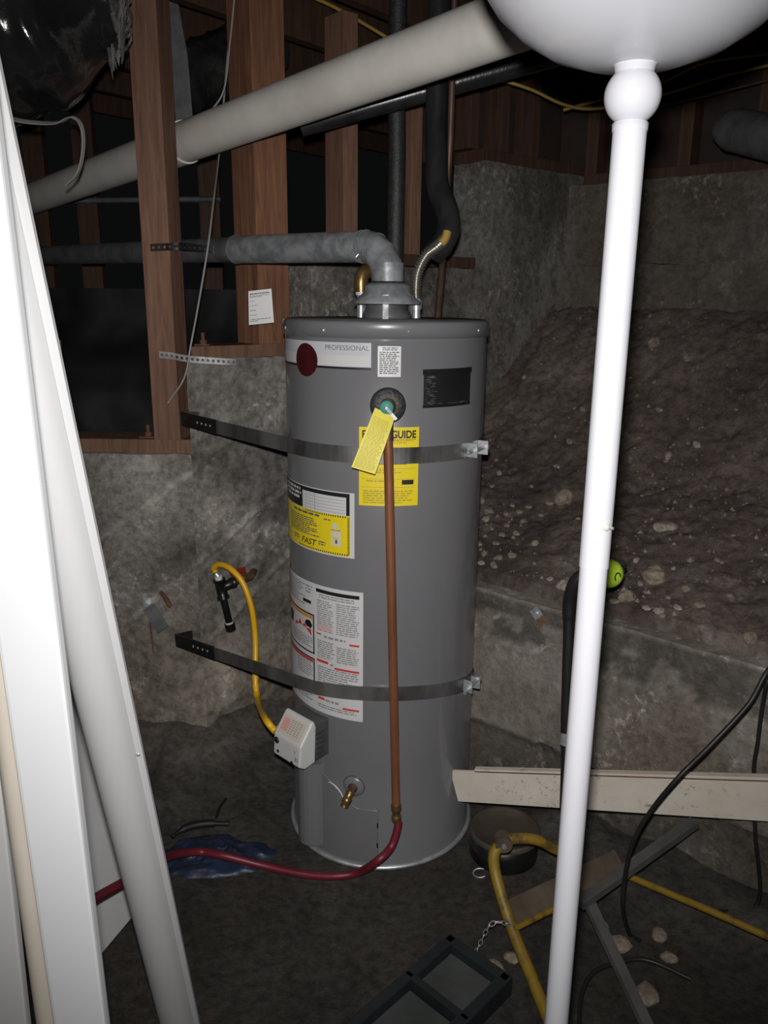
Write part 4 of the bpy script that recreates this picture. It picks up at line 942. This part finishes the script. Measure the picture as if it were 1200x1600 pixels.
na = bo + (to - bo) * (((P(223, 1175, 1.2)).z - bo.z) / (to.z - bo.z)) 
q = Pd(222, 1174, 1.0 / (0.625 + 0.000545 * (1600 - 1174)))
MB().lathe([(0.0032, 0.0), (0.003, 0.001), (0.0, 0.0014)], q + x * 0.004 + y * 0.006, 10, align(y)).build('nail_head', 'zinc', mo)
# panel leaning behind the moulding
f1, f2 = onfloor(150, 1500, 0.004), onfloor(266, 1362, 0.004)
f0 = f1 - (f2 - f1) * 0.25; up = V((-0.30, 0.14, 0.80)); nn = (f2 - f0).cross(up).normalized()
cr = 0.05; e1 = (f2 - f0).normalized()
poly = [f0, f2 - e1 * cr] + [f2 - e1 * cr + e1 * cr * math.sin(R(k * 15)) + up.normalized() * cr * (1 - math.cos(R(k * 15))) for k in range(1, 7)] + [f2 + up, f0 + up]
tag(MB().prism(poly, nn * -0.012).build('white_panel', 'whitedull'), 'dull white sheet panel leaning behind the rounded moulding', 'panel')

# ------------------------------------------------------------------ overhead pipes and ducts
a, b = P(30, 318, 3.6), P(830, 22, 1.70)
wpx = thing('drain_pipe', 'large white plastic drain pipe crossing under the joists', 'pipe', a)
d = (b - a).normalized(); b2 = b + d * 0.9
MB().tube([a, a + (b2 - a) * 0.5, b2], 0.057, 40).build('pipe_run', 'pvc', wpx)
j = a + (b - a) * 0.50
MB().tube([j - d * 0.05, j + d * 0.05], 0.0615, 40).build('pipe_coupling', 'pvc', wpx)
e0, e1_ = P(470, 196, 2.47), P(845, 92, 2.44)
tag(MB().tube([e0, e1_ + (e1_ - e0) * 0.6], 0.03, 20).build('conduit', 'foampipe'), 'black pipe running just below and behind the white drain pipe', 'pipe')
# thin dark pipes far behind the post
tag(MB().tube([P(60, 314, 3.713), P(345, 311, 3.713)], 0.012, 10).build('conduit', 'galvdark'), 'thin grey conduit far behind the square post', 'pipe')
# black wrapped air duct, its tie and loose insulation
a, b = P(-120, 45, 2.05), P(172, 5, 2.12)
pts = [a + (b - a) * (k / 40) for k in range(41)]
dd = thing('air_duct', 'fat air duct wrapped in shiny black plastic under the joists', 'duct', a)
mb = MB(); mb.tube(pts, [0.215 * (1 - 0.55 * sstep(0.55, 1.0, k / 40)) for k in range(41)], 64, True, None, lambda i, an: 1 + 0.10 * noise.noise(V((i * 0.09, math.cos(an) * 1.6, math.sin(an) * 1.6))) + 0.035 * noise.ridged_multi_fractal(V((i * 0.2, math.cos(an) * 3, math.sin(an) * 3)), 1, 2, 3, 1, 2) - 0.04)
mb.build('black_wrap', 'foil', dd)
tie = smooth([P(0, 181, 1.9), P(40, 190, 1.95), P(85, 192, 2.02), P(115, 184, 2.08), P(128, 200, 2.08), P(130, 235, 2.08), P(122, 270, 2.08), P(104, 290, 2.10)], 6)
MB().ribbon(tie, (0.2, 0.9, 0.3), 0.012, 0.003).build('tie_strap', 'greywire', dd)
mb = MB(); rr = random.Random(4)
for k in range(150):
    x_ = rr.gauss(176, 13); y0 = rr.uniform(-30, 50); y1 = y0 + rr.uniform(20, 75) * (1.1 - abs(x_ - 176) / 45); yy = rr.uniform(2.10, 2.16)
    mb.tube(smooth([P(x_, y0, yy), P(x_ + rr.gauss(0, 4), (y0 + y1) / 2, yy - 0.01), P(x_ + (180 - x_) * 0.4 + rr.gauss(0, 4), y1, yy)], 3), [0.002 + 0.0025 * rr.random()] * 6 + [0.0008], 5)
tag(mb.build('insulation_tuft', 'fibre'), 'ragged grey tuft of insulation hanging beside the square post', 'insulation', kind='stuff')
a, b = P(290, 125, 3.03), P(420, 70, 3.3)
pts = [a + (b - a) * (k / 24) for k in range(25)]
mb = MB(); mb.tube(pts, 0.105, 40, True, None, lambda i, an: 1 + 0.10 * noise.noise(V((i * 0.3, math.cos(an) * 2, math.sin(an) * 2))) + 0.06 * noise.ridged_multi_fractal(V((i * 0.4, math.cos(an) * 4, math.sin(an) * 4)), 1, 2, 3, 1, 2) - 0.06)
tag(mb.build('foil_duct', 'foilshine'), 'crinkled dark foil duct behind the white drain pipe', 'duct')
tag(MB().ribbon([P(262, -10, 2.86), P(280, 90, 2.86), P(288, 185, 2.86), P(290, 215, 2.86)], (1, 0, 0.1), 0.056, 0.004).build('steel_hanger', 'galvdark'), 'dull grey steel hanger strip behind the square post', 'strap')
# duct at the far right
a, b = P(1135, 200, 2.75), P(1290, 235, 2.35)
pts = [a + (b - a) * (k / 10) for k in range(11)]
tag(MB().tube(pts, [0.05] + [0.062] * 10, 28, True, None, lambda i, an: 1 + 0.05 * noise.noise(V((i, math.cos(an) * 2, math.sin(an) * 2)))).build('grey_duct', 'galvdark'), 'dim grey wrapped duct above the far wall', 'duct')
# wires
def wire(label, pts, r=0.0035, mat='yellowwire', nm='electric_cable'): return tag(MB().tube(smooth(pts, 8), r, 8).build(nm, mat), label, 'cable')
wire('grey wire looping down from the joists across the vent duct', [P(366, 0, 2.75), P(358, 60, 2.74), P(352, 130, 2.72), P(343, 235, 2.70), P(333, 320, 2.45), P(325, 385, 2.36), P(311, 470, 2.36), P(298, 540, 2.365), P(288, 590, 2.36), P(262, 630, 2.365)], 0.0030, 'greywire')
wire('second grey wire strand ending at the white drain pipe', [P(366, 0, 2.50), P(359, 70, 2.50), P(350, 140, 2.50), P(330, 174, 2.50)], 0.0028, 'greywire')
wire('yellow cable stapled along the dark beam above the white drain pipe', [P(480, -8, 2.9), P(520, 10, 2.95), P(560, 32, 3.0), P(610, 62, 3.05)], 0.006)
wire('slack yellow cable running from behind the white pipe to the lamp ball', [P(735, 122, 2.9), P(780, 125, 2.9), P(830, 140, 2.9), P(880, 163, 2.9), P(925, 170, 2.9), P(985, 160, 2.9), P(1060, 140, 2.9), P(1130, 118, 2.9), P(1210, 100, 2.85)], 0.0055)
wire('upper yellow cable slanting up to the right beyond the lamp', [P(880, 172, 2.95), P(940, 155, 2.93), P(1030, 130, 2.9), P(1100, 98, 2.85), P(1210, 82, 2.8)], 0.0055)
wire('pale cable sagging below the yellow cables on the right', [P(890, 166, 2.98), P(1000, 168, 2.98), P(1080, 155, 2.95), P(1200, 125, 2.9)], 0.005, 'oldwood')

# notice paper on the thick post
cpn = K - N2 * 0.018
def pp_(px, py): return onplane(px, py, cpn + N2 * 0.003, N2)
q0 = onplane(388, 455, K - N2 * 0.018, N2)
npap = thing('paper_notice', 'small white paper notice stapled to the thick post', 'notice', P(408, 507, 2.36))
yn = 2.46
nc0, nc1, nc2, nc3 = P(388, 455, yn), P(424, 451, yn + 0.004), P(428, 504, yn + 0.004), P(389, 508, yn)
def nq(u, v, o=0.0):
    a = nc0 + (nc1 - nc0) * u; b = nc3 + (nc2 - nc3) * u; return a + (b - a) * v + V((0, -o, 0))
mb = MB(); mb.grid(lambda u, v: nq(u, v), 2, 2); mb.grid(lambda u, v: nq(1 - u, v, -0.0006), 2, 2); sheet_ = mb.build('sheet', 'paper', npap)
mb = MB(); rr = random.Random(2)
for v, u1, hgt in ((0.08, 0.92, 0.035), (0.15, 0.9, 0.015), (0.18, 0.6, 0.015), (0.30, 0.25, 0.015), (0.43, 0.4, 0.015), (0.57, 0.3, 0.02), (0.71, 0.35, 0.015), (0.84, 0.9, 0.02), (0.89, 0.4, 0.02)):
    u = 0.06
    while u < u1:
        e = min(u1, u + rr.uniform(0.06, 0.16)); mb.add([nq(u, v, 0.0008), nq(e, v, 0.0008), nq(e, v + hgt, 0.0008), nq(u, v + hgt, 0.0008)], [(0, 1, 2, 3)]); u = e + 0.02
tag(mb.build('fine_print', 'ink', sheet_), kind='stuff')
# rough end block on the middle sill, bolts on the sills
mb = MB().rbox(onw(420, 552, -0.14) , D2 * 0.05, -N2 * 0.04, V((0, 0, 0.06)), 0.008, 0.005, 40); 
tag(MB().rbox(L2(0.40, ZS1 + 0.041) + N2 * 0.0, D2 * 0.045, -N2 * 0.06, V((0, 0, 0.075)), 0.008, 0.005, 40).build('wood_block', 'plate'), 'ragged splintered wood block on the middle sill', 'wood block')
for px, py, Yb, lab in ((318, 548, YL + 0.11, 'anchor bolt standing on the middle sill'), (232, 683, YL + 0.06, 'anchor bolt standing on the lower sill beside the square post')):
    p = P(px, py, Yb); zz = (ZS1 + 0.038) if px == 318 else ZL + 0.042; p = V((p.x, Yb, zz - 0.002)) if px != 318 else V((p.x, p.y, zz - 0.002))
    bo_ = thing('anchor_bolt', lab, 'bolt', p)
    MB().box(p + V((0, 0, 0.003)), 0.045, 0.045, 0.006, None, 0.001).build('washer', 'rust', bo_); MB().tube([p, p + V((0, 0, 0.04))], 0.006, 8).build('stud_bolt', 'rust', bo_); MB().tube([p + V((0, 0, 0.006)), p + V((0, 0, 0.018))], 0.012, 6).build('nut', 'rust', bo_)
p = P(82, 545, 2.62)
tag(MB().box(V((p.x - 0.055, 2.68, 0.72)), 0.11, 0.10, 1.20, rotz(0.4), 0.003).build('cardboard_box', 'cardboard'), 'tall tan carton standing behind the lower sill', 'box')

# ------------------------------------------------------------------ right foreground
# cream channel wedged between heater and low wall
l0 = V((0.180, 1.852, 0.146)); 
e_l, e_r = Pd(708, 1228, 2.16), Pd(1200, 1252, 1.83)
dr = (e_r - e_l).normalized(); e_r2 = e_l + dr * 1.125
upv = V((0, 0, 1)); upv = (upv - dr * upv.dot(dr)).normalized(); nv_ = dr.cross(upv)
if nv_.y > 0: nv_ = -nv_
ch = thing('channel_board', 'dirty cream channel board wedged between the heater and the low wall', 'board', e_l)
def chp(pr): return [e_l + upv * u + nv_ * w_ for u, w_ in pr]
hl, hr = 0.091 / 2, 0.108 / 2
MB().add([e_l - upv * hl - dr * -0.006, e_l + upv * hl, e_r2 + upv * hr, e_r2 - upv * hr] + [q - nv_ * 0.006 for q in (e_l - upv * hl - dr * -0.006, e_l + upv * hl, e_r2 + upv * hr, e_r2 - upv * hr)], [(0, 1, 2, 3), (7, 6, 5, 4), (0, 4, 5, 1), (1, 5, 6, 2), (2, 6, 7, 3), (3, 7, 4, 0)]).build('web', 'eboard', ch)
s0, s1 = e_l + dr * 0.07 + upv * hl, e_r2 + upv * hr
MB().add([s0, s1, s1 + upv * 0.010, s0 + upv * 0.006, s0 - nv_ * 0.016, s1 - nv_ * 0.016, s1 + upv * 0.010 - nv_ * 0.016, s0 + upv * 0.006 - nv_ * 0.016], [(0, 1, 2, 3), (7, 6, 5, 4), (0, 3, 7, 4), (1, 5, 6, 2), (3, 2, 6, 7), (0, 4, 5, 1)]).build('top_flange', 'eboard', ch)
MB().tube([s0 + nv_ * 0.001, s1 + nv_ * 0.001], 0.0018, 6).build('edge_groove', 'rust', ch)

# yellow tubular frame with black-gripped upright
J1 = P(786, 1315, 1.62)
fr = thing('tube_frame', 'scuffed yellow tubular steel frame with a black gripped upright', 'frame', onfloor(800, 1450, 0.0))
foot = onfloor(862, 1604, 0.012)
MB().tube(smooth([J1, P(772, 1335, 1.61), P(776, 1372, 1.585), P(800, 1450, 1.51), P(830, 1525, 1.42), foot, foot + (foot - P(830, 1525, 1.42)) * 0.4 + V((0, 0, 0.012))], 8), 0.0135, 16).build('bent_leg', 'frameyellow', fr)
u0 = P(878, 1330, 1.66)
MB().tube(smooth([J1 + V((0, 0, 0.004)), P(812, 1310, 1.63), P(840, 1313, 1.64), P(866, 1326, 1.655), u0], 8), 0.0125, 16).build('bent_arm', 'frameyellow', fr)
MB().tube([J1 + V((0, -0.016, 0)), J1 + V((0, 0.016, 0))], 0.02, 20).build('pivot_plate', 'framedark', fr)
MB().tube([J1 + V((0, -0.02, 0)), J1 + V((0, -0.012, 0))], 0.006, 8).build('pivot_bolt', 'zinc', fr)
ub, um, ut = P(876, 1405, 1.66), P(881, 1262, 1.665), P(884, 1150, 1.67)
MB().tube([V((ub.x, ub.y, max(0.01, ub.z))), um], 0.0075, 12).build('lower_upright', 'frameyellow', fr)
MB().tube([um, P(883, 1200, 1.668), ut], 0.0105, 14).build('steel_upright', 'blacksteel', fr)
MB().tube(smooth([ut, P(885, 1100, 1.67), P(888, 1010, 1.67), P(889, 960, 1.67), P(891, 935, 1.665), P(899, 910, 1.65), P(912, 899, 1.643), P(928, 896, 1.65)], 8), [0.012] * 12 + [0.0125] * 12 + [0.015] * 40, 18).build('grip', 'grip', fr)
MB().tube([ut - V((0, 0, 0.02)), ut + V((0, 0, 0.012))], 0.0125, 16).build('grip_ferrule', 'zinc', fr)
g0, g1 = P(802, 1452, 1.50), P(975, 1366, 1.70)
mb = MB().ribbon([g0 + V((0, 0.03, 0.01)), g1 + V((0, 0.03, 0.01))], (0.3, 0.8, 0.35), 0.065, 0.006); mb.build('cross_plate', 'framedark', fr)
MB().tube([g0, g1], 0.007, 10).build('cross_bar', 'frameyellow', fr)
MB().tube(smooth([g1, P(1060, 1402, 1.6), P(1130, 1432, 1.52), P(1210, 1468, 1.44), P(1290, 1504, 1.36)], 6), 0.0085, 14).build('long_leg', 'frameyellow', fr)
for k in range(4): MB().box(P(881, 1272 + 24 * k, 1.655), 0.005, 0.004, 0.005).build('adjust_hole', 'black', fr)
# hanging links by the pivot of the cross plate
lk = thing('chain', 'short bright wire chain hooked to the yellow frame', 'chain', onfloor(770, 1470, 0.0))
cpath = smooth([P(797, 1446, 1.488), P(783, 1441, 1.475), P(768, 1443, 1.475), P(758, 1458, 1.478), P(749, 1477, 1.482), onfloor(738, 1494, 0.004)], 12)
acc, last, up_ = 0.0, cpath[0], 0
for q0, q1 in zip(cpath, cpath[1:]):
    if (q1 - last).length < 0.0145: continue
    t_ = (q1 - last).normalized(); n_ = t_.cross(V((0, -0.5, 0.86))).normalized(); n_ = n_ if up_ % 2 else t_.cross(n_).normalized(); c_ = (q1 + last) / 2
    MB().tube([c_ + t_ * (0.0098 * math.cos(2 * math.pi * k / 16)) + n_ * (0.0044 * math.sin(2 * math.pi * k / 16)) for k in range(17)], 0.0011, 6).build('link', 'zinc', lk)
    last = q1; up_ += 1
hk = onfloor(750, 1364, 0.0165)
tag(MB().tube([hk + V((0.018 * math.cos(R(a)), 0, 0.014 * math.sin(R(a)))) for a in range(60, 330, 20)], 0.0022, 8).build('wire_hook', 'zinc'), 'small bright wire hook on the floor beside the round tin', 'hook')
# tennis ball on the end of the grip
bc = P(951, 896, 1.655); br_ = 0.0315
tb = thing('tennis_ball', 'yellow-green tennis ball on the end of the black grip', 'ball', bc - V((0, 0, br_)))
mb = MB(); mb.lathe([(br_ * math.sin(math.pi * k / 24), -br_ * math.cos(math.pi * k / 24)) for k in range(25)], bc, 36); mb.build('felt_cover', 'ball', tb)
seam = []
for k in range(61):
    t = 2 * math.pi * k / 60; A_ = 0.44
    th = math.pi / 2 - (math.pi / 2 - A_) * math.cos(t); ph = t / 2 + A_ * math.sin(2 * t)
    seam.append(bc + V((math.sin(th) * math.cos(ph * 2), math.sin(th) * math.sin(ph * 2), math.cos(th))) * br_)
lg = [bc + V((0.45 + 0.28 * math.cos(t), -1, 0.05 + 0.34 * math.sin(t))).normalized() * (br_ + 0.0003) for t in [k * math.pi / 4 for k in range(6)]]
MB().tube(smooth(lg, 5), 0.0016, 6).build('printed_mark', 'black', tb)
MB().tube(smooth([bc + V((0.01, 0.0, 0.031)), bc + V((0.024, 0, 0.030)), bc + V((0.036, 0, 0.018)), bc + V((0.030, 0.01, 0.006))], 6), 0.0026, 8).build('cord_loop', 'grip', tb)
# round tin
tc2 = onfloor(790, 1372, 0.0); tcc = V((tc2.x + 0.008, tc2.y + 0.10, 0))
tn = thing('round_tin', 'low round brown tin on the floor behind the yellow frame', 'tin', tcc)
MB().lathe([(0.0, 0.0), (0.090, 0.0), (0.092, 0.004), (0.092, 0.075), (0.0, 0.075)], tcc, 44).build('tin_body', 'blackiron', tn)
MB().lathe([(0.094, 0.066), (0.094, 0.079), (0.090, 0.081), (0.086, 0.077), (0.0, 0.077)], tcc, 44).build('tin_lid', 'tin', tn)
# grey bars
def bar(label, a, b, w_, t_, mat='greybar', nm='wood_strip', cat='strip'):
    d_ = (b - a).normalized(); wd = d_.cross(V((0, 0, 1))); return tag(MB().ribbon([a, (a + b) / 2, b], wd, w_, t_).build(nm, mat), label, cat)
bar('grey weathered strip lying from the yellow frame up under the cream channel', P(905, 1412, 1.50), P(1085, 1285, 1.72), 0.026, 0.018)
a = onfloor(1012, 1604, 0.01)
bar('grey strip lying on the floor below the cross plate', P(918, 1405, 1.52), a + (a - P(918, 1405, 1.52)) * 0.15 - V((0, 0, 0)), 0.024, 0.014)
# cables
tag(MB().tube(smooth([V((1.13, 1.74, 0.70)), V((1.02, 1.67, 0.665)), P(1215, 1035, 1.55), P(1170, 1100, 1.52), P(1110, 1165, 1.50), P(1060, 1215, 1.48), P(1015, 1270, 1.50), P(988, 1320, 1.51), P(976, 1375, 1.52), P(974, 1420, 1.52), onfloor(984, 1460, 0.005), onfloor(1000, 1470, 0.005)], 8), 0.0052, 10).build('power_cord', 'cable'), 'black power cord hanging over the cream channel to the floor', 'cable')
tag(MB().tube(smooth([V((1.06, 1.80, 0.72)), V((0.97, 1.72, 0.665)), P(1205, 1055, 1.64), P(1192, 1100, 1.645), P(1184, 1160, 1.655), P(1178, 1205, 1.66), P(1180, 1300, 1.64), onfloor(1184, 1412, 0.005), onfloor(1120, 1425, 0.005)], 8), 0.0048, 10).build('power_cord', 'cable'), 'second black cord dropping straight behind the cream channel', 'cable')
tag(MB().tube(smooth([onfloor(905, 1612, 0.007), onfloor(908, 1560, 0.007), onfloor(925, 1522, 0.007), onfloor(960, 1506, 0.007), onfloor(1010, 1500, 0.007), onfloor(1080, 1530, 0.007)], 8), 0.005, 10).build('power_cord', 'cable'), 'black cord curling on the floor behind the lamp pole', 'cable')
# dark tray
f0 = onfloor(702, 1474, 0.02); f1 = onfloor(800, 1545, 0.02); f2 = onfloor(588, 1606, 0.02)
ex = (f1 - f0); ey = (f2 - f0); ex.z = ey.z = 0; wX = ex.length * 1.0; exn = ex.normalized(); eyn = V((exn.y, -exn.x, 0)); 
if eyn.dot(ey) < 0: eyn = -eyn
LY = 0.42; rt = Matrix((exn, eyn, V((0, 0, 1)))).transposed(); cz = 0.035
tr = thing('plastic_tray', 'dark plastic tray with dusty sunken panels lying on the floor', 'tray', V((f0.x, f0.y, 0)))
b0 = V((f0.x, f0.y, 0))
def tq(u, v, z): return b0 + exn * u + eyn * v + V((0, 0, z))
MB().box(tq(wX / 2, LY / 2, 0.012), wX, LY, 0.02, rt, 0.004).build('tray_floor', 'darktray', tr)
for (u, v, su, sv) in ((0.012, LY / 2, 0.026, LY), (wX - 0.012, LY / 2, 0.026, LY), (wX / 2, 0.012, wX, 0.026), (wX / 2, LY - 0.012, wX, 0.026), (wX / 2, LY * 0.36, wX, 0.018)):
    MB().box(tq(u, v, 0.03), su, sv, 0.045, rt, 0.005).build('tray_rim', 'darktray', tr)
MB().box(tq(wX / 2, LY * 0.19, 0.022), wX - 0.05, LY * 0.30, 0.012, rt, 0.002).build('tray_panel', 'traypanel', tr)
MB().box(tq(wX / 2, LY * 0.66, 0.022), wX - 0.05, LY * 0.54, 0.012, rt, 0.002).build('tray_panel', 'traypanel', tr)
# blue plastic bag and black offcuts by the left wall
bg = onfloor(335, 1340, 0.0)
def bag(u, v):
    an = 2 * math.pi * u; cx_, sy_ = math.cos(an), math.sin(an)
    rad = v * (1 + 0.28 * noise.noise(V((cx_ * 1.4, sy_ * 1.4, 2))) + 0.16 * noise.noise(V((cx_ * 4, sy_ * 4, 7))))
    x_ = bg.x + 0.155 * rad * cx_; y_ = bg.y + 0.085 * rad * sy_
    e_ = math.sqrt(max(0, 1 - v ** 2))
    return V((x_, y_, floor_z(x_, y_) - 0.003 + e_ * (0.012 + 0.022 * noise.ridged_multi_fractal(V((x_ * 16, y_ * 18, 3)), 1, 2, 4, 1, 2) * 0.5)))
tag(MB().grid(bag, 90, 40, True).build('plastic_bag', 'bluebag'), 'crumpled dark blue plastic bag under the red hose', 'bag')
tag(MB().tube(smooth([onfloor(268, 1308, 0.008), onfloor(290, 1294, 0.012), onfloor(320, 1287, 0.012), onfloor(358, 1287, 0.01)], 6), [0.006] * 5 + [0.011] * 10 + [0.007] * 4, 10).build('rubber_offcut', 'grip'), 'curved black rubber offcut lying above the blue bag', 'offcut')
tag(MB().tube(smooth([onfloor(338, 1278, 0.006), onfloor(343, 1262, 0.008), onfloor(353, 1248, 0.01)], 5), 0.004, 8).build('rubber_offcut', 'grip'), 'short thin black offcut near the wall foot', 'offcut')

# ------------------------------------------------------------------ stones
def rock(p, sx, sy, sz, seed, mat, label, group=None, sub=3, rz=0.0, name='rock'):
    bm = bmesh.new(); bmesh.ops.create_icosphere(bm, subdivisions=sub, radius=1.0)
    o_ = V((seed * 3.7, seed * 1.3, seed * 0.7)); vs_ = []
    for v in bm.verts:
        c_ = v.co.copy(); k = 1 + 0.28 * noise.noise(c_ * 1.1 + o_) + 0.10 * noise.noise(c_ * 2.6 + o_)
        c_ = c_ * k; c_ = V((c_.x * sx, c_.y * sy, c_.z * sz)); vs_.append(rotz(rz) @ c_ + V(p))
    bm.verts.index_update(); fs = [[v.index for v in f.verts] for f in bm.faces]; bm.free()
    return tag(MB().add(vs_, fs, False).build(name, mat), label, 'stone', group)
big = [(1040, 823, 38, 20, 'stone_pale', 'flat pale oval stone lying on the dirt bank'), (1022, 896, 40, 32, 'stone', 'rounded tan stone near the tennis ball, largest of its neighbours'),
       (886, 913, 32, 20, 'stone_pale', 'pale stone at the edge of the low wall beside the black grip'), (881, 776, 26, 34, 'stone', 'upright tan stone on the bank near the heater'),
       (979, 931, 28, 24, 'stone', 'tan stone just below the tennis ball'), (1172, 995, 20, 22, 'stone', 'lone tan stone on the top edge of the low wall'),
       (1022, 536, 20, 20, 'stone', 'grey stone high on the dirt bank under the far wall'), (1093, 944, 20, 10, 'stone', 'thin flat stone on the lower dirt bank')]
for i, (px, py, w_, h_, mt, lab) in enumerate(big):
    p = bank_hit(px, py + h_ * 0.2)
    if p is None: p = onplane(px, py, PR - NR * 0.06, NR)
    k = (p - CAM).dot(Fw) / F_PX; rock(p + V((0, 0, h_ * k * 0.12)), w_ * k / 2, w_ * k / 2 * 0.8, h_ * k / 2, i + 1, mt, lab)
rr = random.Random(11)
small = [(757, 865), (772, 884), (790, 803), (764, 799), (858, 786), (903, 812), (995, 876), (1052, 888), (1030, 955), (1010, 950), (1035, 962), (758, 838), (775, 850), (800, 790), (835, 880), (860, 905), (985, 716), (1045, 712), (1088, 695), (985, 590), (1135, 480), (890, 690), (910, 640), (820, 590), (1120, 875), (1140, 930), (1000, 990), (1060, 1000), (870, 730), (1030, 640), (1150, 640), (770, 760), (780, 740), (830, 760), (1075, 560), (1040, 720), (940, 820), (960, 940), (752, 782), (760, 812), (768, 826), (784, 836), (792, 822), (806, 834), (818, 816), (748, 850), (752, 880), (780, 872), (812, 800), (826, 792), (846, 806), (836, 850), (800, 868), (1000, 912), (1010, 925), (1044, 934), (1058, 950), (1072, 920)]
for i, (px, py) in enumerate(small):
    p = bank_hit(px, py)
    if p is None: continue
    w_ = rr.uniform(9, 18); k = (p - CAM).dot(Fw) / F_PX
    rock(p, w_ * k / 2, w_ * k / 2 * rr.uniform(.6, 1), w_ * k / 2 * rr.uniform(.5, .9), 20 + i, rr.choice(['stone', 'stone', 'stone_pale']), 'small brown-grey stone half sunk in the dirt bank', 'small stones on the dirt bank', 2, rr.uniform(0, 3))
mb = MB(); rr = random.Random(21); n = 0
while n < 1500:
    u, v = 0.035 + 0.965 * rr.random(), rr.random() ** 1.4; p = bank_f(u, 0.02 + v * 0.84)
    if noise.noise(p * 2.5) + rr.uniform(-.5, .5) < 0.0: continue
    s_ = 0.0025 + 0.008 * rr.random() ** 3; n += 1
    a, b, c_ = (s_ * rr.uniform(.7, 1.2) for _ in range(3)); q = rotz(rr.uniform(0, 3))
    mb.add([p + q @ V(t) for t in ((a, 0, 0), (-a, 0, 0), (0, b, 0), (0, -b, 0), (0.2 * a, 0, c_), (0, 0, -c_))], [(0, 2, 4), (2, 1, 4), (1, 3, 4), (3, 0, 4), (2, 0, 5), (1, 2, 5), (3, 1, 5), (0, 3, 5)])
tag(mb.build('gravel', 'stone'), 'fine gravel strewn over the dirt bank', 'gravel', kind='stuff')
rub = [(965, 1480, 40, 'pale broken concrete chunk behind the grey strip'), (1030, 1466, 30, None), (772, 1518, 34, None), (800, 1500, 26, None), (1010, 1560, 44, 'large grey concrete chunk beside the curling cord'), (940, 1450, 24, None), (1045, 1500, 28, None)]
for i, (px, py, w_, lab) in enumerate(rub):
    p = onfloor(px, py, 0.0); k = (p - CAM).dot(Fw) / F_PX
    rock(p + V((0, 0, w_ * k * 0.18)), w_ * k / 2, w_ * k / 2 * 0.8, w_ * k / 2 * 0.5, 70 + i, 'stone', lab or 'lump of grey rubble on the floor near the yellow frame', None if lab else 'rubble lumps near the yellow frame', 2, i)
